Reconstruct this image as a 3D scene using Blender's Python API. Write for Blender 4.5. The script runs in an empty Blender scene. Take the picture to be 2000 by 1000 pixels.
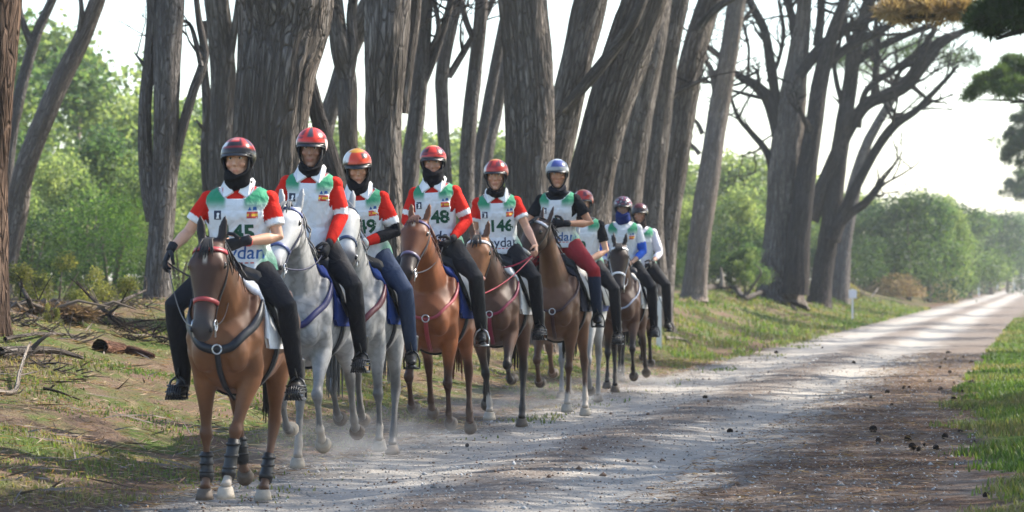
import bpy, math, random
import numpy as np
from mathutils import Vector, Matrix, noise
from mathutils.bvhtree import BVHTree

V = Vector
R = math.radians
random.seed(7)
S = bpy.context.scene
COL = S.collection

# ------------------------------------------------------------------ camera, sky, sun, exposure
F = 5900.0                      # focal length in pixels of the 2000 px wide photograph
HZ = 545.0                      # horizon row
CAMH = 1.5
cd = bpy.data.cameras.new('camera')
cam = bpy.data.objects.new('camera', cd)
COL.objects.link(cam)
cam.location = (0, 0, CAMH)
cam.rotation_euler = (R(90), 0, 0)
cd.sensor_width = 36.0
cd.lens = F / 2000 * 36
cd.shift_y = (HZ - 500) / 2000
cd.clip_start = 0.5
cd.clip_end = 4000
cd.dof.use_dof = True
cd.dof.focus_distance = 24.0
cd.dof.aperture_fstop = 4.0
S.camera = cam

SUN_EL, SUN_AZ = R(41), R(66)   # azimuth clockwise from +Y (the view direction): the sun stands to the right, a little beyond
world = bpy.data.worlds.new('World')
S.world = world
world.use_nodes = True
wn = world.node_tree
wn.nodes.clear()
sky_n = wn.nodes.new('ShaderNodeTexSky')
sky_n.sky_type = 'NISHITA'
sky_n.sun_disc = False
sky_n.sun_elevation = SUN_EL
sky_n.sun_rotation = SUN_AZ
sky_n.air_density = 1.0
sky_n.dust_density = 1.2
sky_n.ozone_density = 1.0
bg = wn.nodes.new('ShaderNodeBackground')
bg.inputs['Strength'].default_value = 0.15
wo = wn.nodes.new('ShaderNodeOutputWorld')
wn.links.new(sky_n.outputs[0], bg.inputs[0])
wn.links.new(bg.outputs[0], wo.inputs[0])

sd = bpy.data.lights.new('sun', 'SUN')
sd.energy = 4.6
sd.angle = R(0.55)
sd.color = (1.0, 0.93, 0.82)
sun = bpy.data.objects.new('sun', sd)
COL.objects.link(sun)
sdir = V((math.sin(SUN_AZ) * math.cos(SUN_EL), math.cos(SUN_AZ) * math.cos(SUN_EL), math.sin(SUN_EL)))
sun.rotation_euler = sdir.to_track_quat('Z', 'Y').to_euler()
sun.location = (30, 20, 40)

S.view_settings.view_transform = 'Standard'
S.view_settings.look = 'None'
S.view_settings.exposure = 1.42
S.view_settings.gamma = 1.0
S.view_settings.use_curve_mapping = False
S.render.engine = 'CYCLES'
S.cycles.max_bounces = 6
S.cycles.transparent_max_bounces = 6
S.cycles.volume_bounces = 1
S.cycles.use_denoising = True

# ------------------------------------------------------------------ helpers
def lin(h):
    h = h.lstrip('#')
    o = []
    for i in (0, 2, 4):
        c = int(h[i:i + 2], 16) / 255
        o.append(c / 12.92 if c <= .04045 else ((c + .055) / 1.055) ** 2.4)
    return tuple(o)

def at(px, py, d):
    """the point of the place that lies at distance d under photo pixel (px, py)"""
    return V(((px - 1000) / F * d, d, CAMH + (HZ - py) / F * d))

SL = 0.178                       # the road runs along (SL, 1)
def lat(x, y): return x - SL * y
def sstep(a, b, x):
    t = np.clip((x - a) / (b - a), 0, 1)
    return t * t * (3 - 2 * t)

def ground_z(x, y):
    """height of the ground; works on numbers and arrays"""
    l = x - SL * y
    z = 1.12 * sstep(-6.0, -12.0, l)
    bank = sstep(-6.2, -8.0, l)
    z = z + bank * (0.07 * np.sin(x * 1.3 + y * .31) * np.sin(y * .57 - x * .4) + 0.05 * np.sin(x * 3.1 - y * 1.1) * np.sin(y * 1.7))
    z = z + 0.10 * sstep(-0.7, 0.6, l) + 0.03 * sstep(-0.8, 0.2, l) * np.sin(x * 2.1 + y * .9)
    z = z + 0.035 * np.exp(-((l + 4.0) / .7) ** 2) - 0.02 * np.exp(-((l + 4.95) / .4) ** 2) - 0.02 * np.exp(-((l + 3.1) / .4) ** 2)
    return z
def gz(x, y): return float(ground_z(np.float64(x), np.float64(y)))

class NT:
    """small node-tree writer"""
    def __init__(s, name):
        s.m = bpy.data.materials.new(name)
        s.m.use_nodes = True
        s.t = s.m.node_tree
        s.t.nodes.clear()
        s.out = s.t.nodes.new('ShaderNodeOutputMaterial')
    def n(s, typ, ins=None, **kw):
        nd = s.t.nodes.new('ShaderNode' + typ)
        for k, v in kw.items(): setattr(nd, k, v)
        for k, v in (ins or {}).items():
            if isinstance(v, bpy.types.NodeSocket): s.t.links.new(v, nd.inputs[k])
            else:
                if isinstance(v, tuple) and len(v) == 3 and nd.inputs[k].type == 'RGBA': v = v + (1,)
                nd.inputs[k].default_value = v
        return nd
    def noise(s, vec, scale, detail=3, rough=.55, dist=0):
        return s.n('TexNoise', {'Vector': vec, 'Scale': scale, 'Detail': detail, 'Roughness': rough, 'Distortion': dist}).outputs[0]
    def ramp(s, f, pts):
        nd = s.n('ValToRGB', {0: f})
        e = nd.color_ramp.elements
        while len(e) < len(pts): e.new(.5)
        for i, (p, c) in enumerate(pts):
            e[i].position = p
            e[i].color = (tuple(c) + (1,)) if isinstance(c, tuple) else (c, c, c, 1)
        return nd.outputs[0]
    def mix(s, f, a, b, mode='MIX'):
        nd = s.n('Mix', data_type='RGBA', blend_type=mode)
        for i, v in ((0, f), (6, a), (7, b)):
            if isinstance(v, bpy.types.NodeSocket): s.t.links.new(v, nd.inputs[i])
            else: nd.inputs[i].default_value = (v + (1,)) if isinstance(v, tuple) else v
        return nd.outputs[2]
    def math(s, op, a, b=0.0, clamp=False):
        return s.n('Math', {0: a, 1: b}, operation=op, use_clamp=clamp).outputs[0]
    def mrange(s, v, a, b, c=0.0, d=1.0):
        return s.n('MapRange', {0: v, 1: a, 2: b, 3: c, 4: d}, interpolation_type='SMOOTHSTEP').outputs[0]
    def bump(s, h, strength=.4, dist=.01):
        return s.n('Bump', {'Height': h, 'Strength': strength, 'Distance': dist}).outputs[0]
    def bsdf(s, col, rough=.6, normal=None, spec=.4, metal=0.0, **extra):
        ins = {'Base Color': col, 'Roughness': rough, 'Specular IOR Level': spec, 'Metallic': metal}
        if normal is not None: ins['Normal'] = normal
        ins.update(extra)
        return s.n('BsdfPrincipled', ins)
    def done(s, sh):
        s.t.links.new(sh.outputs[0], s.out.inputs[0])
        return s.m
    def obj(s): return s.n('TexCoord').outputs['Object']

_plain = {}
def plain(name, col, rough=.6, spec=.4, metal=0.0, var=.12, scale=30.0, bump=0.15, bd=.004):
    """one-colour material with grain and fine relief"""
    k = (name, col, rough)
    if k in _plain: return _plain[k]
    t = NT(name)
    o = t.obj()
    n = t.noise(o, scale, 4)
    n2 = t.noise(o, scale * .2, 2)
    f = t.math('ADD', t.math('MULTIPLY', n, .5), t.math('MULTIPLY', n2, .5))
    c = t.mix(f, tuple(x * (1 - var * 2) for x in col), tuple(min(1, x * (1 + var * 2)) for x in col))
    m = t.done(t.bsdf(c, rough, t.bump(n, bump, bd), spec, metal))
    _plain[k] = m
    return m

def attr_mat(name, rough=.6, spec=.4, scale=40., bump=.2, bd=.004, var=.15, sheen=0., coat=0., fold=0.):
    """colour from the painted colour attribute 'Col' (coat markings, printed cloth), with grain"""
    t = NT(name)
    a = t.n('Attribute', attribute_name='Col').outputs[0]
    o = t.obj()
    n = t.noise(o, scale, 4)
    n2 = t.noise(o, scale * .12, 3)
    g = t.math('ADD', t.math('MULTIPLY', n, .6), t.math('MULTIPLY', n2, .4))
    c = t.mix(1.0, a, t.ramp(g, [(.2, 1 - var), (.8, 1 + var)]), 'MULTIPLY')
    h = n
    if fold:
        h = t.math('ADD', t.math('MULTIPLY', n, .12), t.math('MULTIPLY', t.noise(o, 9., 3, .5, 1.2), fold))
    return t.done(t.bsdf(c, rough, t.bump(h, bump, bd), spec, 0.0, **{'Sheen Weight': sheen, 'Coat Weight': coat}))

class MB:
    def __init__(s): s.v, s.f, s.c, s.n = [], [], [], 0
    def add(s, vs, fs, col=None):
        s.v.extend([tuple(p) for p in vs])
        s.f.extend([tuple(i + s.n for i in f) for f in fs])
        s.n += len(vs)
        if col is not None: s.c.extend([col] * len(vs))
    def rings(s, rs, cap0=None, cap1=None, closed=True, col=None):
        """skin a list of equal rings; cap points close the ends"""
        n = len(rs[0]); vs = [p for r in rs for p in r]; fs = []
        for i in range(len(rs) - 1):
            for k in range(n if closed else n - 1):
                a, b = i * n + k, i * n + (k + 1) % n
                fs.append((a, b, b + n, a + n))
        if cap0 is not None:
            c = len(vs); vs.append(cap0)
            fs += [(c, (k + 1) % n, k) for k in range(n)]
        if cap1 is not None:
            c = len(vs); vs.append(cap1); o = (len(rs) - 1) * n
            fs += [(c, o + k, o + (k + 1) % n) for k in range(n)]
        s.add(vs, fs, col)
    def tube(s, P, Rd, n=12, side=(0, 1, 0), cap=.5, col=None):
        """Rd: one radius or (along side, across) per point"""
        P = [V(p) for p in P]; side = V(side); rs = []
        ends = []
        for i, p in enumerate(P):
            t = (P[min(i + 1, len(P) - 1)] - P[max(i - 1, 0)])
            if t.length < 1e-9: t = V((0, 0, 1))
            t.normalize()
            sx = side - t * side.dot(t)
            if sx.length < 1e-4: sx = t.orthogonal()
            sx.normalize(); bx = t.cross(sx)
            r = Rd[i] if isinstance(Rd, (list, tuple)) else Rd
            a, b = r if isinstance(r, (list, tuple)) else (r, r)
            rs.append([p + sx * (a * math.cos(q)) + bx * (b * math.sin(q)) for q in [2 * math.pi * k / n for k in range(n)]])
            if i in (0, len(P) - 1): ends.append((p, t, min(a, b)))
        s.rings(rs, ends[0][0] - ends[0][1] * ends[0][2] * cap, ends[1][0] + ends[1][1] * ends[1][2] * cap, col=col)
    def ell(s, c, r, rot=None, nu=12, nv=8, col=None):
        c = V(c); rs = []
        M = rot if rot is not None else Matrix.Identity(3)
        for i in range(1, nv):
            th = math.pi * i / nv
            rs.append([c + M @ V((r[0] * math.sin(th) * math.cos(p), r[1] * math.sin(th) * math.sin(p), -r[2] * math.cos(th)))
                       for p in [2 * math.pi * k / nu for k in range(nu)]])
        s.rings(rs, c + M @ V((0, 0, -r[2])), c + M @ V((0, 0, r[2])), col=col)
    def box(s, c, h, rot=None, col=None):
        M = rot if rot is not None else Matrix.Identity(3); c = V(c)
        vs = [c + M @ V((x * h[0], y * h[1], z * h[2])) for x in (-1, 1) for y in (-1, 1) for z in (-1, 1)]
        s.add(vs, [(0, 1, 3, 2), (4, 6, 7, 5), (0, 4, 5, 1), (2, 3, 7, 6), (0, 2, 6, 4), (1, 5, 7, 3)], col)
    def mesh(s, name, smooth=True):
        me = bpy.data.meshes.new(name)
        me.from_pydata([tuple(p) for p in s.v], [], s.f)
        if s.c and len(s.c) == len(s.v): setcol(me, np.array(s.c, dtype=np.float32))
        if smooth: me.polygons.foreach_set('use_smooth', [True] * len(me.polygons))
        me.update()
        return me
    def build(s, name, mat=None, parent=None, smooth=True): return link(name, s.mesh(name, smooth), mat, parent)

def setcol(me, arr):
    n = len(me.vertices)
    a = me.color_attributes.get('Col') or me.color_attributes.new('Col', 'FLOAT_COLOR', 'POINT')
    c = np.ones((n, 4), dtype=np.float32); c[:, :3] = arr
    a.data.foreach_set('color', c.ravel())
def coords(me):
    a = np.empty(len(me.vertices) * 3, dtype=np.float32); me.vertices.foreach_get('co', a)
    return a.reshape(-1, 3).astype(np.float64)
def link(name, me, mat=None, parent=None):
    o = bpy.data.objects.new(name, me); COL.objects.link(o)
    if mat is not None and me is not None and not me.materials: me.materials.append(mat)
    if parent is not None: o.parent = parent
    return o
def tag(o, label, cat, group=None):
    o['label'] = label; o['category'] = cat
    if group: o['group'] = group
    return o
def empty(name, loc=(0, 0, 0), rz=0., sc=1.):
    o = bpy.data.objects.new(name, None); COL.objects.link(o)
    o.location = loc; o.rotation_euler = (0, 0, rz); o.scale = (sc, sc, sc); o.empty_display_size = .2
    return o
def structure(o): o['kind'] = 'structure'; return o
def stuff(o): o['kind'] = 'stuff'; return o

def remesh(mb, vox, it=4, name='body', fac=.5):
    """fuse overlapping closed shapes into one continuous skin"""
    me = mb.mesh(name); o = bpy.data.objects.new('tmp', me); COL.objects.link(o)
    m = o.modifiers.new('r', 'REMESH'); m.mode = 'VOXEL'; m.voxel_size = vox
    if it:
        sm = o.modifiers.new('s', 'SMOOTH'); sm.factor = fac; sm.iterations = it
    dg = bpy.context.evaluated_depsgraph_get()
    out = bpy.data.meshes.new_from_object(o.evaluated_get(dg))
    out.name = name
    bpy.data.objects.remove(o); bpy.data.meshes.remove(me)
    out.polygons.foreach_set('use_smooth', [True] * len(out.polygons))
    return out
def bvh_of(me): return BVHTree.FromPolygons([v.co.copy() for v in me.vertices], [tuple(p.vertices) for p in me.polygons])

def resample(P, step):
    P = [V(p) for p in P]; out = [P[0]]
    for a, b in zip(P, P[1:]):
        k = max(1, int((b - a).length / step))
        out += [a.lerp(b, (i + 1) / k) for i in range(k)]
    return out
def ribbon(mb, P, width, thick, bvh=None, off=.006, step=.03, nrm=None, col=None, closed=False):
    """flat strap that follows P; laid on the skin when a bvh is given"""
    P = resample(P, step); N = []
    if bvh is not None:
        Q = []
        for p in P:
            q, n, i, d = bvh.find_nearest(p)
            Q.append(q + n * off); N.append(n)
        P = Q
        for _ in range(2):
            P = [P[0]] + [P[i] * .5 + (P[i - 1] + P[i + 1]) * .25 for i in range(1, len(P) - 1)] + [P[-1]]
            N = [N[0]] + [(N[i] * .5 + (N[i - 1] + N[i + 1]) * .25).normalized() for i in range(1, len(N) - 1)] + [N[-1]]
    else: N = [V(nrm) if nrm is not None else V((0, 0, 1))] * len(P)
    rs = []
    for i, p in enumerate(P):
        t = (P[min(i + 1, len(P) - 1)] - P[max(i - 1, 0)]).normalized()
        n = N[i] - t * N[i].dot(t)
        n = n.normalized() if n.length > 1e-5 else t.orthogonal().normalized()
        w = t.cross(n)
        rs.append([p + w * width / 2 + n * thick, p - w * width / 2 + n * thick, p - w * width / 2 - n * thick, p + w * width / 2 - n * thick])
    mb.rings(rs, P[0], P[-1], col=col)
def bez(a, b, c, n=10):
    a, b, c = V(a), V(b), V(c)
    return [a * (1 - t) ** 2 + b * 2 * t * (1 - t) + c * t * t for t in [i / n for i in range(n + 1)]]
def rotz(a): return Matrix.Rotation(a, 3, 'Z')
def rotx(a): return Matrix.Rotation(a, 3, 'X')
def roty(a): return Matrix.Rotation(a, 3, 'Y')

def text_mesh(txt, size, bold=.0, shear=0.):
    cu = bpy.data.curves.new('txt', 'FONT'); cu.body = txt; cu.size = size; cu.align_x = 'CENTER'; cu.align_y = 'CENTER'
    cu.offset = bold; cu.shear = shear; cu.resolution_u = 3
    o = bpy.data.objects.new('tmp', cu); COL.objects.link(o)
    dg = bpy.context.evaluated_depsgraph_get()
    me = bpy.data.meshes.new_from_object(o.evaluated_get(dg))
    bpy.data.objects.remove(o); bpy.data.curves.remove(cu)
    return me
def press_on(name, flat, bvh, frame, off, mat, parent, cut=.02):
    """lay flat print (list of 2D polygons or a text mesh) on a curved cloth; frame maps (u, v) to an origin and a direction"""
    import bmesh
    bm = bmesh.new()
    if isinstance(flat, bpy.types.Mesh): bm.from_mesh(flat); bpy.data.meshes.remove(flat)
    else:
        for poly in flat: bm.faces.new([bm.verts.new((u, v, 0)) for u, v in poly])
    bmesh.ops.triangulate(bm, faces=bm.faces[:])
    for _ in range(4):
        long = [e for e in bm.edges if e.calc_length() > cut]
        if not long: break
        bmesh.ops.subdivide_edges(bm, edges=long, cuts=1)
        bmesh.ops.triangulate(bm, faces=bm.faces[:])
    dead = []
    for v in bm.verts:
        o, d = frame(v.co.x, v.co.y)
        hit = bvh.ray_cast(o, d)
        if hit[0] is None: dead.append(v)
        else: v.co = hit[0] - d * off
    if dead: bmesh.ops.delete(bm, geom=dead, context='VERTS')
    me = bpy.data.meshes.new(name); bm.to_mesh(me); bm.free()
    return link(name, me, mat, parent)
# ------------------------------------------------------------------ ground
def ground_at(px, py, d0=14., d1=420.):
    """where the sight line through a photo pixel meets the ground"""
    ds = np.geomspace(d0, d1, 900)
    x = (px - 1000) / F * ds; z = CAMH + (HZ - py) / F * ds
    g = ground_z(x, ds) - z
    i = np.argmax(g >= 0) if (g >= 0).any() else len(ds) - 1
    return V((x[i], ds[i], gz(x[i], ds[i])))

def make_ground():
    ys = np.concatenate([np.arange(-12, 12, 1.5), np.arange(12, 60, .14), np.arange(60, 140, .5), np.geomspace(140, 3200, 60)])
    ls = np.concatenate([-np.geomspace(2500, 30, 14), np.arange(-28, -14, .7), np.arange(-14, 2.5, .16), np.arange(2.5, 12, .8), np.geomspace(12, 2500, 16)])
    Y, L = np.meshgrid(ys, ls, indexing='ij')
    X = L + SL * Y
    Z = ground_z(X, Y)
    rng = np.random.RandomState(3)
    fine = (np.sin(X * 9.1 + Y * 3.3) * np.sin(Y * 7.7 - X * 2.) + np.sin(X * 17 - Y * 5) * np.sin(Y * 13)) * .006
    Z = Z + fine * ((L > -14) & (Y < 120))
    n0, n1 = Y.shape
    me = bpy.data.meshes.new('ground')
    idx = np.arange(n0 * n1).reshape(n0, n1)
    f = np.stack([idx[:-1, :-1], idx[:-1, 1:], idx[1:, 1:], idx[1:, :-1]], -1).reshape(-1, 4)
    me.from_pydata(np.stack([X, Y, Z], -1).reshape(-1, 3).tolist(), [], f.tolist())
    me.polygons.foreach_set('use_smooth', [True] * len(me.polygons))
    t = NT('forest_floor_and_gravel_road')
    o = t.obj()
    xyz = t.n('SeparateXYZ', {0: o}).outputs
    l = t.math('SUBTRACT', xyz[0], t.math('MULTIPLY', xyz[1], SL))
    edge = t.math('MULTIPLY', t.math('SUBTRACT', t.noise(o, .55, 4, .6), .5), 1.5)
    edge2 = t.math('MULTIPLY', t.math('SUBTRACT', t.noise(o, 3.2, 4, .65), .5), .9)
    le = t.math('ADD', l, t.math('ADD', edge, edge2))
    rside = t.math('ADD', le, t.mrange(xyz[1], 20., 40., -.95, .0))
    road = t.math('MULTIPLY', t.mrange(le, -6.25, -5.7), t.mrange(rside, -.9, -1.35))
    fine_ = t.noise(o, 55., 5, .7); mid = t.noise(o, 6., 5, .65); big = t.noise(o, .8, 4, .6)
    st = t.n('TexVoronoi', {'Vector': o, 'Scale': 38.}, feature='F1')
    stones = t.ramp(st.outputs['Color'], [(.25, (.16, .143, .125)), (.6, (.30, .275, .25)), (.9, (.48, .45, .41))])
    gravel = t.mix(t.ramp(fine_, [(.35, 0.), (.65, 1.)]), (.225, .20, .175), stones)
    dust = t.mix(mid, (.34, .312, .275), (.44, .408, .365))
    litter = t.mix(t.ramp(fine_, [(.3, 0.), (.7, 1.)]), (.06, .037, .027), (.17, .112, .08))
    litter = t.mix(t.ramp(t.noise(o, 24., 3, .7), [(.55, 0.), (.72, .55)]), litter, (.36, .34, .32))
    def band(c, w0, w1): return t.mrange(t.math('ABSOLUTE', t.math('SUBTRACT', le, c)), w1, w0)
    track = t.math('MAXIMUM', band(-4.9, .25, .8), band(-3.1, .2, .75))
    lit = t.math('ADD', t.math('MULTIPLY', t.mrange(le, -2.75, -2.1), t.mrange(xyz[1], 75., 35., .55, 1.0)), t.math('MULTIPLY', band(-4.0, .1, .6), .45), clamp=True)
    lit = t.math('MULTIPLY', lit, t.ramp(t.math('ADD', t.math('MULTIPLY', big, .6), t.math('MULTIPLY', mid, .4)), [(.38, .35), (.56, 1.)]))
    rc = t.mix(t.math('MULTIPLY', track, t.ramp(mid, [(.3, .55), (.7, 1.)])), gravel, dust)
    rc = t.mix(lit, rc, litter)
    soil = t.mix(fine_, (.07, .048, .036), (.19, .135, .10))
    straw = t.mix(t.ramp(fine_, [(.3, 0.), (.7, 1.)]), (.11, .075, .05), (.27, .21, .135))
    moss = t.mix(fine_, (.035, .055, .018), (.11, .14, .045))
    ver = t.mix(t.ramp(t.noise(o, 1.1, 5, .65), [(.43, 0.), (.59, 1.)]), soil, moss)
    ver = t.mix(t.ramp(t.noise(o, 2.3, 4, .7), [(.55, 0.), (.68, .8)]), ver, straw)
    ver = t.mix(t.mrange(l, -1.2, -.4, .0, .85), ver, t.mix(fine_, (.045, .075, .02), (.12, .17, .05)))
    ver = t.mix(t.mrange(t.math('ABSOLUTE', t.math('ADD', l, 6.4)), .9, .1), ver, soil)
    col = t.mix(road, ver, rc)
    hh = t.math('ADD', t.math('MULTIPLY', fine_, .7), t.math('MULTIPLY', st.outputs['Distance'], -.6))
    me.materials.append(t.done(t.bsdf(col, .92, t.bump(hh, .8, .025), .0)))
    structure(link('ground', me))
make_ground()

# ------------------------------------------------------------------ pine trunks
def bark_mat(name, plate, plate2, furrow, sc=1.0):
    """long upright plates between dark furrows, broken by short cross cracks"""
    t = NT(name)
    a = t.n('Attribute', attribute_name='bk').outputs[1]
    def st(k): return t.n('VectorMath', {0: a, 1: (1, 1, k)}, operation='MULTIPLY').outputs[0]
    def ridge(vec, s, det, w):
        n = t.noise(vec, s * sc, det, .5, .6)
        return t.mrange(t.math('ABSOLUTE', t.math('SUBTRACT', n, .5)), .0, w)
    r1 = ridge(st(.5), 7., 2, .08); r2 = ridge(st(.7), 15., 2, .09)
    w = t.n('TexNoise', {'Vector': a, 'Scale': 6. * sc, 'Detail': 2}).outputs[1]
    nv = t.n('Mix', data_type='VECTOR'); nv.inputs[0].default_value = .06
    t.t.links.new(st(1.15), nv.inputs[4]); t.t.links.new(w, nv.inputs[5])
    vo = t.mrange(t.n('TexVoronoi', {'Vector': nv.outputs[1], 'Scale': 17. * sc}, feature='DISTANCE_TO_EDGE').outputs[0], .0, .11)
    cell = t.n('SeparateColor', {0: t.n('TexVoronoi', {'Vector': nv.outputs[1], 'Scale': 17. * sc}).outputs[1]}).outputs[0]
    fine = t.noise(st(1.2), 42. * sc, 5, .7)
    cr = t.math('MULTIPLY', r1, t.math('ADD', t.math('MULTIPLY', r2, .5), .5))
    cr = t.math('MULTIPLY', cr, t.math('ADD', t.math('MULTIPLY', vo, .72), .28))
    pc = t.mix(t.ramp(t.noise(st(.8), 3.2 * sc, 4, .6), [(.35, 0.), (.65, 1.)]), plate, plate2)
    pc = t.mix(t.math('MULTIPLY', cell, .6), pc, tuple(x * .62 for x in plate))
    pc = t.mix(t.ramp(fine, [(.32, .0), (.7, .75)]), pc, tuple(x * .5 for x in plate))
    pc = t.mix(t.ramp(t.noise(st(2.), 1.1, 3), [(.48, 0.), (.72, .45)]), pc, (plate2[0] * 1.15, plate2[1] * .95, plate2[2] * .8))
    col = t.mix(t.math('ADD', t.math('MULTIPLY', cr, .72), .28), furrow, pc)
    hgt = t.math('ADD', t.math('MULTIPLY', cr, .8), t.math('MULTIPLY', fine, .3))
    return t.done(t.bsdf(col, .92, t.bump(hgt, 1., .085), .1))
BARK_NEAR = bark_mat('pine_bark_brown', (.135, .085, .06), (.19, .135, .10), (.016, .010, .008), .8)
BARK = bark_mat('pine_bark_grey', (.235, .205, .182), (.36, .325, .295), (.028, .022, .018), 1.0)
BARK_FINE = bark_mat('young_pine_bark', (.23, .21, .20), (.34, .315, .30), (.05, .04, .035), 1.4)
BARK_SUNPALED = bark_mat('sun_paled_pine_bark', (.30, .255, .225), (.44, .385, .345), (.10, .08, .068), 1.4)  # bark colour lightened all over to stand in for sun on the trunk
BARK_DARK = bark_mat('dark_pine_bark', (.08, .070, .066), (.13, .115, .108), (.018, .015, .014), 1.2)

def limb(P, Rd, seed, nseg=20, ridge=.05, flare=0., step=None):
    """a tapered, ridged limb of bark; returns verts, faces, bark coordinates"""
    P = [V(p) for p in P]; L = [0.]
    for a, b in zip(P, P[1:]): L.append(L[-1] + (b - a).length)
    step = step or max(.06, min(.3, max(Rd) * .55)); N = max(4, int(L[-1] / step))
    out, bk, prev = [], [], None
    Pc = [P[0]] + P + [P[-1]]
    for i in range(N + 1):
        s = L[-1] * i / N; j = 0
        while j < len(L) - 2 and s > L[j + 1]: j += 1
        u = (s - L[j]) / max(1e-6, L[j + 1] - L[j])
        p0, p1, p2, p3 = Pc[j], Pc[j + 1], Pc[j + 2], Pc[j + 3]
        p = .5 * ((2 * p1) + (p2 - p0) * u + (2 * p0 - 5 * p1 + 4 * p2 - p3) * u * u + (3 * p1 - p0 - 3 * p2 + p3) * u ** 3)
        r = Rd[j] + (Rd[j + 1] - Rd[j]) * u
        out.append((p, r, s))
    vs, bks = [], []
    for i, (p, r, s) in enumerate(out):
        t = (out[min(i + 1, N)][0] - out[max(i - 1, 0)][0]).normalized()
        sx = V((1, 0, 0)); sx = (sx - t * sx.dot(t))
        sx = sx.normalized() if sx.length > .1 else V((0, 1, 0)); bx = t.cross(sx)
        for k in range(nseg):
            q = 2 * math.pi * k / nseg; c, sn = math.cos(q), math.sin(q)
            f = 1.0
            f += .10 * noise.noise(V((c * 1.1 + seed, sn * 1.1, s * .5)))
            rd = noise.noise(V((c * 3.2 * max(1, r * 4) + seed, sn * 3.2 * max(1, r * 4), s * 1.1)))
            f += ridge * (1 - 2.4 * abs(rd)) + ridge * .6 * noise.noise(V((c * 8 + seed, sn * 8, s * 3)))
            if flare:
                fl = math.exp(-s / (r * 1.5)); f += flare * fl * (.6 + .8 * max(0, math.sin(q * 2.5 + seed) * 1.0))
            vs.append(p + (sx * c + bx * sn) * (r * f)); bks.append((c * r, sn * r, s * .16))
    n = nseg
    fs = [(i * n + k, i * n + (k + 1) % n, (i + 1) * n + (k + 1) % n, (i + 1) * n + k) for i in range(N) for k in range(n)]
    vs.append(out[-1][0]); bks.append((0, 0, out[-1][2] * .16)); o = N * n
    fs += [(o + k, o + (k + 1) % n, (N + 1) * n) for k in range(n)]
    return vs, fs, bks
def limb_obj(name, limbs, mat, parent):
    V_, F_, B_ = [], [], []
    for vs, fs, bk in limbs:
        n = len(V_); V_ += vs; F_ += [tuple(i + n for i in f) for f in fs]; B_ += bk
    me = bpy.data.meshes.new(name); org = V(parent.location) if parent else V((0, 0, 0))
    me.from_pydata([tuple(p - org) for p in V_], [], F_)
    a = me.attributes.new('bk', 'FLOAT_VECTOR', 'POINT'); a.data.foreach_set('vector', np.array(B_, dtype=np.float32).ravel())
    me.polygons.foreach_set('use_smooth', [True] * len(me.polygons))
    me.materials.append(mat)
    return link(name, me, None, parent)

# ------------------------------------------------------------------ foliage
def leaf_mat(name, trans=.45, rough=.55, gain=1.0):
    t = NT(name)
    a = t.n('Attribute', attribute_name='Col').outputs[0]
    d = t.bsdf(a, rough, None, .25)
    tr = t.n('BsdfTranslucent', {0: t.mix(1.0, a, (1.5 * gain, 1.5 * gain, .85 * gain), 'MULTIPLY')})
    mx = t.n('MixShader', {0: trans, 1: d.outputs[0], 2: tr.outputs[0]})
    return t.done(mx)
M_LEAF = leaf_mat('broad_leaves', .55)
M_NEEDLE = leaf_mat('pine_needles', .35)
M_GRASS = leaf_mat('grass_blades', .4)
M_DRYN = leaf_mat('dry_needles', .3)

def quads(name, C, U, W, col, mat, tip=True):
    """many small leaves: centre C, half length U, half width W (arrays n x 3), one colour each"""
    n = len(C)
    if tip: v = np.stack([C - U, C + W, C + U, C - W], 1)
    else: v = np.stack([C - U - W, C - U + W, C + U + W, C + U - W], 1)
    me = bpy.data.meshes.new(name)
    me.vertices.add(4 * n); me.vertices.foreach_set('co', v.astype(np.float32).ravel())
    me.loops.add(4 * n); me.loops.foreach_set('vertex_index', np.arange(4 * n, dtype=np.int32))
    me.polygons.add(n); me.polygons.foreach_set('loop_start', np.arange(0, 4 * n, 4, dtype=np.int32)); me.polygons.foreach_set('loop_total', np.full(n, 4, dtype=np.int32))
    me.update(calc_edges=True)
    setcol(me, np.repeat(np.clip(col, 0, 1), 4, 0))
    me.materials.append(mat)
    return me
def unit(rng, n):
    a = rng.normal(size=(n, 3)); return a / np.linalg.norm(a, axis=1)[:, None]

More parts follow.
